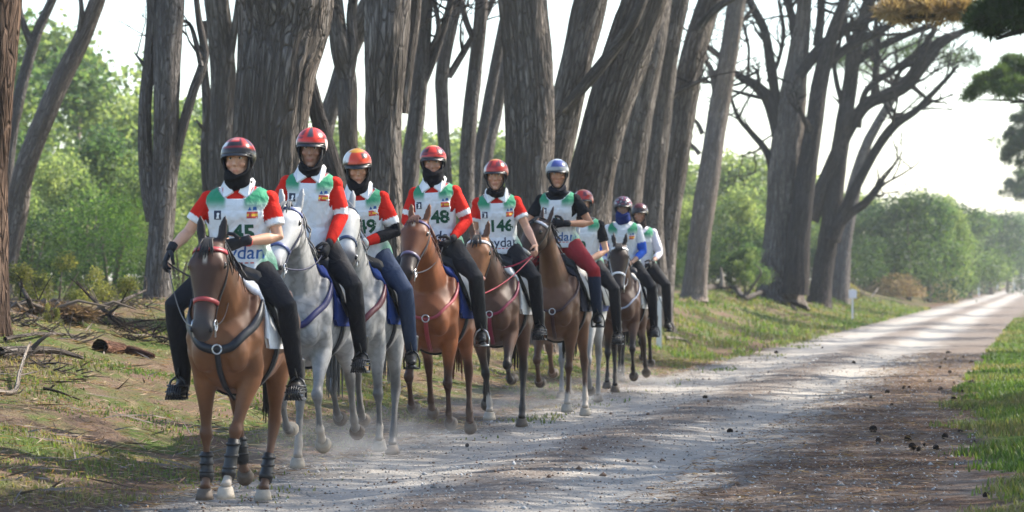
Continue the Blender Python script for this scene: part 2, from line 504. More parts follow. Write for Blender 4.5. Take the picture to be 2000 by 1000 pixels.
def bush_mesh(name, seed, n, H_, W_, leaf, cols, lobes=14, base=.0, ragged=.35, mat=None, aspect=.55, tall=False):
    rng = np.random.RandomState(seed)
    # lobes spread over an uneven envelope
    cs = []
    for i in range(lobes):
        z = rng.uniform(base + .12, .92); w = math.sin(math.pi * min(1, (z * .86 + .16))) ** .7
        a = rng.uniform(0, 2 * math.pi); r = w * W_ / 2 * math.sqrt(rng.uniform(.1, .85))
        cs.append((math.cos(a) * r, math.sin(a) * r, z * H_, rng.uniform(.16, .30) * min(W_, H_) * (1.1 if z < .5 else .85), rng.uniform(0, 1)))
    cs = np.array(cs); pr = cs[:, 3] ** 2; pr /= pr.sum()
    k = rng.choice(lobes, n, p=pr)
    u = unit(rng, n); rad = cs[k, 3] * (rng.uniform(.15, 1, n) ** .45) * (1 + ragged * rng.normal(size=n) * .5)
    # twig clusters inside a lobe
    ncl = max(20, n // 26); cl = unit(rng, ncl)
    near = cl[rng.randint(0, ncl, n)]; u2 = u * .45 + near; u2 /= np.linalg.norm(u2, axis=1)[:, None]
    C = cs[k, :3] + u2 * rad[:, None] * np.array([1, 1, .85])
    C[:, 2] = np.maximum(C[:, 2], rng.uniform(.02, .25, n))
    d = unit(rng, n); d[:, 2] = d[:, 2] * .6 + .25; d /= np.linalg.norm(d, axis=1)[:, None]
    w = np.cross(d, unit(rng, n)); w /= np.linalg.norm(w, axis=1)[:, None] + 1e-6
    sz = leaf * rng.uniform(.6, 1.4, n)
    cols = np.array(cols)
    tone = np.clip(cs[k, 4] + rng.normal(size=n) * .22, 0, .999) * (len(cols) - 1)
    i = tone.astype(int); f = (tone - i)[:, None]
    col = cols[i] * (1 - f) + cols[np.minimum(i + 1, len(cols) - 1)] * f
    col = col * rng.uniform(.75, 1.25, (n, 1))
    return quads(name, C, d * (sz * .5)[:, None], w * (sz * .5 * aspect)[:, None], col, mat or M_LEAF)

def pine_crown_mesh(name, seed, ntuft, Rr, Hh, needle, cols, clumps=26, per=7, flat=.35, mat=None, hollow=.3, cl=.30):
    """umbrella crown: clumps of needle tufts carried in a flat dome"""
    rng = np.random.RandomState(seed)
    a = rng.uniform(0, 2 * math.pi, clumps); r = Rr * np.sqrt(rng.uniform(.02, 1, clumps))
    zc = Hh * (1 - (r / Rr) ** 2 * .75) * rng.uniform(.55, 1, clumps)
    cc = np.stack([np.cos(a) * r, np.sin(a) * r, zc], 1); cr = rng.uniform(.55, 1.05, clumps) * Rr * cl
    k = rng.choice(clumps, ntuft, p=cr ** 2 / (cr ** 2).sum()); u = unit(rng, ntuft)
    T_ = cc[k] + u * (cr[k] * rng.uniform(hollow, 1, ntuft) ** .6)[:, None] * np.array([1, 1, flat])
    C = np.repeat(T_, per, 0); n = len(C)
    ax = np.repeat(u * .6 + np.array([0, 0, .5]), per, 0)
    d = ax + unit(rng, n) * .9; d /= np.linalg.norm(d, axis=1)[:, None]
    w = np.cross(d, unit(rng, n)); w /= np.linalg.norm(w, axis=1)[:, None] + 1e-6
    ln = needle * rng.uniform(.6, 1.2, n)
    cols = np.array(cols); tn = np.repeat(rng.uniform(0, 1, clumps)[k] * .6 + rng.uniform(0, .4, ntuft), per)[:, None]
    col = cols[0] * (1 - tn) + cols[-1] * tn; col = col * rng.uniform(.7, 1.3, (n, 1))
    return quads(name, C + d * (ln * .5)[:, None], d * (ln * .5)[:, None], w * (needle * .05 * rng.uniform(.7, 1.3, n))[:, None], col, mat or M_NEEDLE)

GREENS_LIGHT = [(.10, .155, .06), (.165, .22, .09), (.25, .295, .135)]
GREENS_MID = [(.055, .105, .045), (.10, .155, .06), (.17, .22, .09)]
GREENS_DARK = [(.015, .034, .018), (.03, .06, .025), (.06, .095, .032)]
NEEDLES = [(.03, .06, .02), (.085, .13, .035)]
BROWNN = [(.22, .14, .07), (.42, .31, .18)]
CROWNS = [pine_crown_mesh('pine_crown_needles', 40 + i, 2300, 4.6, 1.9, .34, NEEDLES, 30, 5) for i in range(3)]

rngT = random.Random(11)
def add_crown(tree, P, sc, i, rz=0., pull=None):
    o = link('crown', CROWNS[i % 3], None, tree)
    o.location = V(P) - V(tree.location); o.rotation_euler = (0, 0, rz); o.scale = (sc, sc, sc * 1.05)
    return o

def pine(label, d, trunk, mat=BARK, branches=(), crown=True, ridge=.055, flare=.35, seed=0, nseg=None, cs=.72, top=9.6, extra=(), group='pines lining the left of the road', cdx=0., bmat=None, twigs=0):
    """trunk: (px, py, half width px) from the bottom up; the foot is carried down to the ground, the top up to the crown"""
    pts = [at(px, py, d) for px, py, _ in trunk]; rad = [w * .91 * d / F for _, _, w in trunk]
    if pts[0].z > gz(pts[0].x, d) - .1:
        p = pts[0]; q = pts[1] if len(pts) > 1 else pts[0] + V((0, 0, 1))
        dz = p.z - gz(p.x, d) + .25; sl = (p - q) / max(.3, (q.z - p.z))
        pts.insert(0, V((p.x + max(-.4, min(.4, sl.x * dz * .6)), d, gz(p.x, d) - .25))); rad.insert(0, rad[0] * 1.12)
    wob = random.Random(seed)
    for i in range(1, len(pts)): pts[i].y += wob.uniform(-.12, .12)
    root = empty('stone_pine', (pts[0].x, d, gz(pts[0].x, d)))
    tag(root, label, 'tree', group)
    # upper trunk, outside the photo
    a, b = pts[-2], pts[-1]; dirv = (b - a).normalized()
    if crown and b.z < top:
        dv = dirv.copy(); dv.x = max(-.35, min(.35, dv.x)); dv.y = 0; dv.z = 1; k = (top - b.z)
        m1 = b + dv * (k * .5); m2 = b + V((dv.x * .6, wob.uniform(-.15, .15), 1)) * k
        pts += [m1, m2]; rad += [rad[-1] * .86, rad[-1] * .55]
    ns = nseg or int(max(14, min(64, max(w for _, _, w in trunk) * .9)))
    tr = limb_obj('trunk', [limb(pts, rad, seed * 3.7, ns, ridge, flare)], mat, root)
    for k, br in enumerate(branches):
        bd = br[0]; bp = [at(px, py, bd) for px, py, _ in br[1]]; brd = [w * bd / F for _, _, w in br[1]]
        for i in range(1, len(bp)): bp[i].y += wob.uniform(-.1, .1)
        limb_obj('branch', [limb(bp, brd, seed * 5.1 + k, max(8, int(brd[0] * F / bd * 1.2)), .05)], bmat or mat, root)
    if twigs:
        tl = []; pool = [([at(px, py, br[0]) for px, py, _ in br[1]], [w * br[0] / F for _, _, w in br[1]]) for br in branches] + [(pts[len(pts) // 2 - 1:], [x * .3 for x in rad[len(pts) // 2 - 1:]])]
        def grow(p, dv, ln, r, lev):
            P_ = [p]; q = dv.copy()
            for _ in range(3):
                q = (q + V((wob.gauss(0, .28), wob.gauss(0, .28), wob.gauss(.06, .22)))).normalized(); P_.append(P_[-1] + q * ln / 3)
            tl.append(limb(P_, [r, r * .75, r * .5, r * .2], wob.random() * 50, 5, .05, 0, ln / 4))
            if lev:
                for _ in range(wob.choice((1, 2, 2, 3) if lev < 3 else (1, 2))):
                    i_ = wob.choice((1, 2, 2)); grow(P_[i_], (q + V((wob.gauss(0, .7), wob.gauss(0, .5), wob.gauss(.15, .6)))).normalized(), ln * wob.uniform(.4, .75), r * .55, lev - 1)
        for _ in range(twigs):
            bp_, br_ = wob.choice(pool); i_ = wob.randrange(max(1, len(bp_) // 3), len(bp_) - 1); u_ = wob.random(); p = bp_[i_].lerp(bp_[i_ + 1], u_) if i_ + 1 < len(bp_) else bp_[i_]
            dv = (bp_[i_ + 1] - bp_[i_]).normalized() if i_ + 1 < len(bp_) else V((0, 0, 1))
            grow(p, (dv * .7 + V((wob.gauss(0, .6), wob.gauss(0, .5), wob.gauss(.1, .5)))).normalized(), wob.uniform(.5, 1.5) * (d / 100) ** .5 * (1.2 if twigs < 40 else 2.0), max(.012, br_[i_] * wob.uniform(.3, .5)), 2 if twigs < 40 else 3)
        stuff(limb_obj('twigs', tl, BARK_DARK, root))
    if crown:
        tp = pts[-1]
        lb = []
        for k in range(6):
            an = k * 1.05 + seed; e = tp + V((math.cos(an) * 2.6 * cs, math.sin(an) * 2.6 * cs, wob.uniform(.4, 1.2)))
            s0 = tp.lerp(pts[-2], wob.uniform(.05, .6)); lb.append(limb([s0, s0.lerp(e, .5) + V((0, 0, -.1)), e], [rad[-1] * .7, rad[-1] * .45, .03], seed + k, 8, .04))
        stuff(limb_obj('limbs', lb, mat, root))
        add_crown(root, tp + V((cdx, 0, .2)), cs, seed, seed * 1.3)
    return root

pine('dark brown furrowed pine trunk cut by the left edge of the photo', 30., [(-22, 640, 44), (-28, 480, 42), (-32, 340, 46), (-24, 180, 56), (-12, 0, 56), (0, -160, 52)], BARK_NEAR, seed=1, ridge=.09, nseg=56)
pine('leaning pale pine trunk sunlit along its right flank, at the far left', 52., [(-2, 560, 24), (28, 430, 23), (50, 330, 22), (110, 180, 21), (165, 60, 18), (200, -30, 16)], BARK_SUNPALED, seed=2,
     branches=[(52., [(150, 90, 6), (160, 20, 5), (150, -30, 3)])], cdx=1.0)
pine('slim forked grey trunk behind the leaning pale one at the left edge', 60., [(8, 560, 15), (14, 330, 14), (38, 190, 13), (70, 70, 11), (105, -10, 9)], BARK_FINE, seed=3, cs=.45, twigs=6,
     branches=[(60., [(62, 90, 8), (42, 30, 6), (36, -20, 5)])])
pine('straight grey pine with a second stem on its left, left of the leading rider', 45., [(308, 588, 30), (312, 500, 27), (320, 380, 26), (326, 250, 27), (328, 120, 29), (332, 0, 31), (336, -120, 28)], BARK_FINE, seed=4, twigs=8,
     branches=[(45., [(302, 430, 17), (286, 340, 15), (284, 220, 13), (292, 120, 13), (300, 30, 13), (290, -60, 10)]),
               (45., [(334, 340, 14), (352, 270, 10), (378, 180, 9), (398, 110, 9), (388, 40, 6), (378, -40, 5)]),
               (45., [(394, 130, 6), (372, 50, 4), (350, 42, 3)]), (45., [(290, 140, 4), (276, 120, 3), (264, 105, 2)])])
pine('dark pine trunk right behind the leading rider in the red helmet', 50., [(432, 500, 28), (432, 350, 27), (434, 250, 28), (434, 130, 27), (422, 0, 27), (412, -100, 26)], BARK, seed=5,
     branches=[(50.6, [(412, 420, 12), (404, 300, 12), (404, 220, 10), (398, 120, 7), (400, 40, 5)]), (50., [(448, 120, 9), (462, 40, 7), (472, -40, 6)]), (50.6, [(404, 260, 5), (392, 245, 3), (384, 236, 2)])])
pine('massive deeply furrowed pine trunk behind the first two riders', 36., [(540, 560, 78), (530, 430, 74), (526, 330, 72), (528, 240, 74), (538, 150, 78), (552, 60, 92), (556, 0, 100), (560, -120, 104)], BARK, seed=6, ridge=.085, nseg=90, flare=.2)
pine('dark slanting trunk just right of the massive furrowed one', 44., [(668, 430, 24), (650, 330, 20), (630, 260, 18), (612, 190, 16), (598, 110, 14), (590, 0, 12)], BARK_DARK, seed=7, cs=.45)
pine('twin dark trunk above the rider with the orange helmet', 48., [(688, 480, 22), (682, 340, 19), (680, 230, 20), (676, 150, 22), (664, 90, 20), (654, 0, 18)], BARK, seed=8, cs=.45, twigs=6,
     branches=[(48., [(676, 170, 12), (690, 90, 11), (686, 30, 10), (700, -60, 9)])])
pine('pale grey trunk leaning right behind the twin dark one', 58., [(600, 420, 22), (632, 260, 20), (656, 180, 18), (690, 80, 20), (722, 10, 22), (760, -80, 20)], BARK_FINE, seed=9, cs=.45)
pine('thick grey trunk behind the riders wearing 149 and 148', 40., [(752, 520, 42), (750, 330, 37), (750, 220, 38), (754, 100, 43), (758, 0, 50), (762, -120, 48)], BARK, seed=10, ridge=.07, nseg=60,
     branches=[(40.2, [(782, 220, 16), (796, 120, 14), (806, 40, 15), (812, -50, 14)])])
pine('straight mid-grey trunk above the rider wearing 148', 55., [(796, 480, 25), (800, 340, 20), (812, 230, 18), (822, 130, 17), (830, 0, 17), (838, -100, 16)], BARK_FINE, seed=11, cs=.45, twigs=14,
     branches=[(55., [(820, 180, 9), (848, 110, 8), (870, 40, 7), (890, -40, 6)]), (55., [(834, 110, 6), (856, 60, 5), (848, 0, 5), (840, -50, 4)])])
pine('slender curved grey trunk right of the rider wearing 148', 62., [(872, 470, 16), (870, 330, 13), (864, 220, 13), (864, 140, 14), (882, 50, 14), (902, -30, 13)], BARK_FINE, seed=12, cs=.45, twigs=12,
     branches=[(62., [(876, 150, 7), (900, 110, 7), (930, 60, 6), (955, 20, 5), (975, -40, 5)])])
pine('slender trunk with a warm sunlit right edge behind the rider wearing 146', 58., [(912, 470, 18), (912, 340, 16), (918, 230, 16), (928, 130, 15), (938, 40, 14), (944, -60, 13)], BARK_FINE, seed=13, cs=.45, twigs=10,
     branches=[(58., [(930, 90, 6), (910, 40, 6), (896, -20, 5)])])
pine('thin slanting trunk left of the broad dark one in the middle', 66., [(922, 470, 14), (934, 310, 12), (950, 220, 12), (968, 120, 11), (984, 40, 10)], BARK_FINE, seed=14, cs=.45, twigs=6)
pine('thin pale trunk leaning right, touching the broad dark one', 70., [(938, 480, 16), (948, 320, 15), (966, 230, 14), (982, 150, 13), (1000, 60, 12)], BARK_FINE, seed=15, cs=.45)
pine('broad dark straight trunk behind the riders wearing 146 and 11', 50., [(1042, 520, 56), (1036, 360, 52), (1036, 230, 52), (1030, 120, 51), (1020, 0, 51), (1012, -120, 50)], BARK, seed=16, ridge=.06, nseg=70)
pine('grey trunk leaning right from the broad dark one', 53., [(1062, 500, 40), (1080, 330, 35), (1104, 220, 34), (1126, 120, 33), (1150, 20, 36), (1172, -80, 36)], BARK, seed=17, nseg=50)
pine('broad trunk leaning right with a frayed foot behind the blue helmet rider', 54., [(1134, 520, 62), (1148, 400, 52), (1166, 300, 46), (1192, 200, 46), (1222, 110, 48), (1256, 10, 48), (1286, -80, 46)], BARK, seed=18, ridge=.07, nseg=66,
     branches=[(52.6, [(1096, 216, 8), (1130, 180, 11), (1168, 136, 12), (1206, 86, 12), (1236, 40, 12), (1262, -20, 11)])])
pine('grey trunk with a sunlit right flank behind the masked rider', 64., [(1214, 520, 36), (1222, 400, 33), (1234, 290, 32), (1252, 190, 31), (1270, 100, 29), (1284, 10, 28)], BARK, seed=19, cs=.45,
     branches=[(63.6, [(1240, 150, 8), (1262, 135, 6), (1274, 124, 5)])])
pine('left stem of the split pair of grey pines right of the last riders', 66., [(1276, 560, 32), (1272, 450, 26), (1280, 330, 24), (1292, 210, 23), (1304, 110, 22), (1322, 20, 22), (1336, -60, 20)], BARK, seed=20, cs=.45)
pine('right stem of the split pair of grey pines, sunlit near its top', 67., [(1292, 560, 26), (1304, 440, 24), (1322, 300, 26), (1338, 190, 28), (1352, 110, 27), (1376, 30, 26), (1400, -40, 24)], BARK, seed=21, cs=.45, twigs=10,
     branches=[(66.6, [(1312, 190, 6), (1336, 172, 5), (1368, 158, 4), (1386, 150, 2)]), (66.4, [(1360, 60, 8), (1395, 20, 8), (1440, -10, 7), (1480, -40, 6)])])
pine('single tilted grey pine standing alone right of the last riders', 85., [(1356, 578, 25), (1368, 450, 24), (1386, 330, 23), (1404, 220, 22), (1420, 120, 20), (1436, 20, 19), (1448, -60, 18)], BARK_SUNPALED, seed=22, twigs=16,
     branches=[(85., [(1400, 200, 7), (1390, 140, 6), (1374, 110, 5), (1356, 60, 4)]), (85., [(1366, 300, 5), (1352, 284, 4), (1336, 276, 3)]), (85., [(1372, 262, 5), (1362, 240, 4), (1346, 226, 3)]),
               (85., [(1430, 60, 5), (1452, 40, 4), (1476, 10, 3)]), (85., [(1390, 150, 5), (1410, 120, 3), (1380, 90, 3)])])
pine('thick gnarled double trunk with many bare boughs, right of the centre', 104., [(1524, 592, 50), (1524, 530, 40), (1528, 440, 36), (1534, 330, 34), (1544, 220, 31), (1556, 130, 22), (1568, 40, 16), (1576, -60, 13)], BARK, seed=23, ridge=.09, nseg=64, flare=.12,
     branches=[(103.2, [(1552, 575, 26), (1562, 440, 21), (1576, 330, 19), (1590, 240, 17), (1602, 160, 16), (1622, 80, 13), (1650, 0, 10), (1680, -60, 8)]),
               (104., [(1530, 330, 12), (1508, 210, 14), (1480, 170, 11), (1450, 152, 8), (1430, 140, 5)]),
               (104., [(1512, 360, 8), (1498, 300, 7), (1470, 262, 6), (1442, 230, 4), (1428, 190, 3)]),
               (104., [(1522, 240, 9), (1506, 130, 10), (1494, 60, 9), (1468, 10, 8), (1450, -40, 7)]),
               (103.6, [(1560, 150, 10), (1590, 110, 12), (1636, 66, 11), (1690, 40, 9), (1750, 10, 7), (1800, -20, 6)]),
               (104., [(1560, 110, 9), (1548, 40, 8), (1530, -30, 7)]), (104., [(1596, 90, 9), (1604, 20, 8), (1600, -50, 7)]),
               (104., [(1500, 160, 5), (1520, 120, 4), (1530, 60, 4), (1520, 0, 3)]), (104., [(1480, 180, 4), (1462, 150, 3), (1462, 90, 3), (1446, 30, 3)]),
               (103.4, [(1610, 130, 8), (1660, 90, 9), (1716, 62, 8), (1760, 36, 6), (1800, 26, 4)])], cs=.95, top=11.6, bmat=BARK_DARK, twigs=80)
pine('dark branching pine with long bare boughs reaching over the road', 114., [(1600, 590, 22), (1612, 500, 21), (1624, 420, 21), (1636, 330, 19), (1648, 240, 17), (1660, 170, 16), (1668, 100, 15), (1690, 30, 14), (1710, -40, 13)], BARK_DARK, seed=24,
     branches=[(114., [(1584, 430, 16), (1606, 370, 15), (1636, 296, 14), (1660, 250, 12), (1690, 206, 12), (1730, 186, 12), (1770, 165, 13), (1806, 118, 14), (1838, 82, 11), (1876, 64, 7), (1900, 52, 4)]),
               (113.6, [(1626, 470, 15), (1650, 410, 11), (1690, 330, 9), (1722, 276, 9), (1752, 240, 9), (1790, 215, 7), (1826, 178, 5), (1852, 150, 4), (1872, 126, 2)]),
               (113.6, [(1632, 450, 10), (1656, 420, 9), (1690, 396, 8), (1712, 370, 7), (1724, 352, 5)]),
               (114., [(1706, 200, 8), (1710, 150, 7), (1712, 110, 6), (1706, 60, 5)]), (114., [(1676, 250, 6), (1690, 180, 6), (1740, 140, 6), (1790, 104, 6), (1820, 66, 5), (1840, 20, 4)]),
               (114., [(1668, 130, 6), (1700, 100, 7), (1746, 78, 7), (1790, 60, 6), (1822, 48, 5)]), (114., [(1742, 184, 5), (1758, 140, 4), (1790, 118, 4), (1810, 96, 3)]),
               (114., [(1740, 255, 8), (1752, 232, 7), (1758, 222, 6)]), (114., [(1664, 110, 6), (1650, 40, 5), (1640, -20, 5)]), (114., [(1716, 92, 5), (1712, 40, 5), (1730, -10, 4)]),
               (114., [(1650, 220, 5), (1634, 160, 5), (1626, 100, 4)]), (114., [(1800, 120, 4), (1812, 70, 3), (1822, 96, 2)])], cs=.9, top=11.8, cdx=.6, twigs=75)
pine('pale upright trunk behind the dark branching pine', 128., [(1640, 575, 20), (1648, 470, 19), (1668, 370, 15), (1690, 290, 11), (1710, 250, 10), (1744, 190, 9), (1760, 150, 8)], BARK_FINE, seed=25, top=9.0)

# pines on the right of the road: trunks outside the photo, crowns shading the road
ri = 0
for d, l, sc, zc in ((23., 7.6, 1.1, 7.6), (29., 8.6, 1.1, 8.2), (35., 8.4, 1.1, 8.6), (41., 7.8, 1.05, 8.8), (9., 4.2, .85, 6.6), (15., 3.4, .9, 6.2), (21., 4.4, .95, 6.6), (26.5, 3.0, .9, 6.6), (32., 5.0, 1.0, 7.4), (37., 3.4, .95, 7.2), (43., 4.8, 1.0, 7.8), (49., 2.6, .9, 7.4), (57., 3.6, 1.0, 7.8), (63., 6.2, 1.0, 9.0),  # leading entries are unseen pines, added to keep the near road in shade
                     (70., 3.2, .9, 8.4), (80., 4.6, 1.0, 9.2), (92., 3.0, .95, 7.3), (104., 5.5, 1.0, 9.6), (128., 4.4, 1.1, 9.4), (162., 2.6, 1.15, 8.4), (230., 3.6, 1.3, 9.0), (300., 3.2, 1.3, 9.2), (390., 3.0, 1.4, 9.4)):
    x = l + SL * d; g0 = gz(x, d); root = empty('stone_pine', (x, d, g0)); ri += 1
    tag(root, 'umbrella pine right of the road, its green crown shading the gravel', 'tree', 'pines lining the right of the road')
    rr = random.Random(ri); tw = rr.uniform(-.5, .5)
    limb_obj('trunk', [limb([(x, d, g0 - .2), (x + tw * .4, d, g0 + 2), (x + tw, d + tw * .5, zc * .7), (x + tw * .6 - .2, d, zc + .6)], [.34, .27, .22, .13], ri, 20, .06, .3)], BARK, root)
    lb = []
    for k in range(7):
        an = k * .9 + ri; e = V((x - .4 + math.cos(an) * 2.9 * sc, d + math.sin(an) * 2.9 * sc, zc + rr.uniform(.2, .9))); s0 = V((x + tw * .8, d + tw * .3, zc * rr.uniform(.7, .95)))
        lb.append(limb([s0, s0.lerp(e, .5) - V((0, 0, .15)), e], [.10, .07, .025], ri + k, 8, .04))
    stuff(limb_obj('limbs', lb, BARK_DARK, root))
    add_crown(root, (x - .4, d, zc), sc * (.82 if d > 45 else 1), ri, ri * 2.1)

# the crown pieces that hang into the top right of the photo
def spray(label, name, d, px, py, w, hgt, n, needle, cols, seed, mat, stem, anchor=None):
    """one bough: a curved stem with needle tufts"""
    c = at(px, py, d); root = empty(name, c); tag(root, label, 'branch')
    me = pine_crown_mesh('needles', seed, n, w * d / F, hgt * d / F * 1.5, needle * 1.15, cols, 85, 12, .62, mat, .05, .135)
    link('needles', me, None, root)
    rr = random.Random(seed); tw = []
    if anchor is not None:
        A = V((anchor[1] + SL * anchor[0], anchor[0], anchor[2])); tw.append(limb([A, A.lerp(c, .5) + V((0, 0, .35)), c + V((0, 0, .1)), c.lerp(A, -.12)], [.10, .075, .05, .02], seed + 3, 8, .05))
    for _ in range(14):
        e_ = c + V((rr.uniform(-.9, .8) * w * d / F, rr.uniform(-.5, .5) * w * d / F, rr.uniform(-.2, .9) * hgt * d / F)); s_ = at(*stem[0], d).lerp(at(*stem[1], d), rr.random() * 1.2)
        tw.append(limb([s_, s_.lerp(e_, .5) + V((0, 0, .08)), e_], [.03, .02, .006], seed + rr.random(), 5, .04))
    limb_obj('stem', [limb([at(a, b, d) for a, b in stem], [.06, .045, .02], seed, 8, .04)] + tw, BARK_DARK, root)
spray('dry brown needle bough hanging at the top right, left of the green crown', 'dry_bough', 60., 1812, 40, 100, 34, 1500, .20, BROWNN, 71, M_DRYN, [(1930, -60), (1850, -10), (1760, 30)], (57., 3.6, 6.2))
spray('dark green pine bough filling the top right corner', 'pine_bough', 55., 2000, 70, 110, 70, 2600, .20, [(.02, .042, .016), (.045, .075, .022)], 72, M_NEEDLE, [(2100, 20), (2010, 40), (1930, 50)], (57., 3.6, 6.6))
spray('green layered pine bough over the road at the right edge', 'pine_bough', 92., 2000, 205, 112, 60, 1900, .24, [(.04, .075, .022), (.10, .15, .04)], 73, M_NEEDLE, [(2100, 230), (2010, 200), (1910, 195)], (92., 3.0, 6.4))
spray('bluish hazy pine bough below the layered one at the right edge', 'pine_bough', 160., 2010, 350, 48, 110, 1300, .36, [(.03, .06, .025), (.06, .10, .035)], 74, M_NEEDLE, [(2100, 380), (2020, 330), (1970, 290)], (162., 2.6, 7.0))
spray('thin dark needle canopy above the gnarled double trunk at the top', 'pine_bough', 106., 1620, -6, 150, 34, 1500, .22, [(.02, .04, .016), (.05, .08, .025)], 76, M_NEEDLE, [(1560, -60), (1620, -20), (1720, 0)])
spray('distant pine bough low over the road at the right edge', 'pine_bough', 240., 2006, 400, 50, 45, 500, .5, [(.03, .06, .025), (.06, .10, .035)], 75, M_NEEDLE, [(2080, 430), (2020, 400), (1980, 380)], (230., 3.6, 7.2))

# ------------------------------------------------------------------ bushes and trees behind
KINDS = {
 'light_tree': dict(m=[bush_mesh('leaves', 200 + i, 9000, 8, 6, .26, GREENS_LIGHT, 22, .12) for i in range(2)], H=8, name='leafy_tree', lab='light yellow-green tree in the sunlit wood behind the pines', grp='light trees in the wood'),
 'mid_tree': dict(m=[bush_mesh('leaves', 210 + i, 9000, 8, 5.5, .25, GREENS_MID, 20, .1) for i in range(2)], H=8, name='leafy_tree', lab='mid-green tree in the hazy wood behind the pines', grp='mid-green trees in the wood'),
 'dark_tree': dict(m=[bush_mesh('leaves', 220, 9000, 7, 6.2, .22, GREENS_DARK, 24, .0)], H=7, name='evergreen_tree', lab='dark evergreen tree beside the distant road', grp='evergreens along the far road'),
 'light_bush': dict(m=[bush_mesh('leaves', 230, 7000, 2.6, 3.4, .10, GREENS_LIGHT, 16, -.05)], H=2.6, name='bush', lab='bright green young bush in front of the wood', grp='bright bushes'),
 'green_bush': dict(m=[bush_mesh('leaves', 231, 8000, 3.2, 3.2, .11, [(.05, .11, .03), (.09, .17, .04), (.14, .22, .05)], 20, -.05, .5, None, .3)], H=3.2, name='bush', lab='fresh green pine bush in front of the wood', grp='fresh bushes'),
 'dark_bush': dict(m=[bush_mesh('leaves', 232, 7000, 2.8, 3.4, .10, GREENS_DARK, 16, -.05)], H=2.8, name='bush', lab='dark green bush in the shade of the wood', grp='dark bushes'),
 'low_bush': dict(m=[bush_mesh('leaves', 233, 6500, 1.1, 2.6, .06, [(.07, .085, .03), (.14, .15, .05), (.22, .21, .07)], 14, -.1)], H=1.1, name='low_shrub', lab='low olive shrub on the bank', grp='low shrubs'),
}
M_TWIGW = plain('twig_wood', (.13, .105, .085), .9, .15, 0, .25, 30)
kc = {}
PLANTED = []
def plant(kind, px, top, d, sx=1.0, label=None, l=None):
    k = KINDS[kind]; x = (px - 1000) / F * d; g0 = gz(x, d)
    Hh = CAMH + (HZ - top) / F * d - g0; s = Hh / k['H'] * .97
    n = kc[kind] = kc.get(kind, 0) + 1
    root = empty(k['name'], (x, d, g0 - .05)); tag(root, label or k['lab'], 'tree' if 'tree' in k['name'] else 'bush', None if label else k['grp'])
    if not label: PLANTED.append((px, top, d, kind, root))
    o = link('crown', k['m'][n % len(k['m'])], None, root); o.scale = (s * sx, s * sx, s); o.rotation_euler = (0, 0, n * 1.9 + px)
    r = random.Random(px); b = MB()
    for q in range(1 if 'tree' in kind else 4):
        a = r.uniform(0, 6.28); sp_ = .0 if 'tree' in kind else .25 * s
        b.tube([(math.cos(a) * sp_ * .3, math.sin(a) * sp_ * .3, -.1), (math.cos(a) * sp_, math.sin(a) * sp_, Hh * .35), (math.cos(a) * sp_ * 2.2 + r.uniform(-.1, .1) * s, math.sin(a) * sp_ * 2.2, Hh * .7)], [.025 * Hh, .018 * Hh, .006 * Hh], 7)
    b.build('trunk' if 'tree' in kind else 'stem', M_TWIGW, root)
    return root
r_ = random.Random(5)
for i, (px, dd) in enumerate(((-330, 120), (-560, 105), (-800, 125), (-1060, 110), (-1350, 120), (-1650, 112), (-440, 150), (-950, 150), (-1500, 155))):
    plant('mid_tree' if i % 2 else 'light_tree', px, HZ - 8.0 / dd * F, dd, 1.15, 'leafy tree of the wood, far left of the pines')['group'] = 'trees of the far left wood'
for px, top, d, kd, sx in ((-60, 60, 110, 'mid_tree', 1.0), (70, 10, 128, 'light_tree', 1.0), (150, 60, 118, 'mid_tree', 1.), (230, 95, 122, 'light_tree', .9), (300, 170, 112, 'light_tree', 1.0), (370, 200, 125, 'mid_tree', 1.), (440, 160, 132, 'light_tree', 1.),
                           (530, 200, 125, 'mid_tree', 1.), (620, 225, 130, 'light_tree', 1.1), (700, 240, 140, 'light_tree', 1.1), (790, 235, 135, 'light_tree', 1.1), (870, 250, 145, 'mid_tree', 1.1), (950, 230, 138, 'light_tree', 1.1), (1030, 260, 140, 'light_tree', 1.),
                           (1110, 250, 150, 'light_tree', 1.1), (1200, 270, 150, 'mid_tree', 1.2), (1290, 285, 160, 'light_tree', 1.2), (1370, 300, 165, 'light_tree', 1.2), (1450, 285, 160, 'light_tree', 1.1), (1530, 300, 170, 'mid_tree', 1.1), (1600, 330, 180, 'light_tree', 1.1), (1680, 370, 190, 'light_tree', 1.),
                           (10, 210, 90, 'mid_tree', .9), (200, 240, 92, 'mid_tree', 1.0), (110, 280, 84, 'light_tree', .9), (290, 310, 88, 'light_tree', .9), (390, 290, 95, 'light_tree', .9), (20, 330, 80, 'light_tree', .8),
                           (640, 330, 98, 'light_tree', .9), (820, 330, 100, 'light_tree', 1.), (980, 330, 100, 'light_tree', 1.), (1320, 380, 120, 'light_tree', .9), (1440, 350, 130, 'light_tree', 1.)):
    plant(kd, px, top, d, sx)
plant('green_bush', 215, 368, 66, 1.0, 'bright fresh-green young pine left of the straight grey pine')
plant('dark_bush', 60, 405, 64, 1.1, 'dark bluish bush at the left edge, behind the leaning pale trunk')
plant('dark_bush', 165, 350, 76, .9, 'dark green bush behind the bright young pine')
plant('light_bush', 350, 430, 66, .9, 'yellow-green bush between the straight grey pine and the leading rider')
plant('low_bush', 110, 492, 44, 1.0, 'low olive shrub on the left bank, biggest of its row')
plant('low_bush', 205, 520, 42, .8, 'low yellowish shrub right of the biggest shrub on the left bank')
plant('low_bush', 40, 535, 50, .9, 'low shrub by the left edge trunk')
plant('low_bush', 100, 585, 33, .5, 'small dark shrub among dead sticks on the left bank')
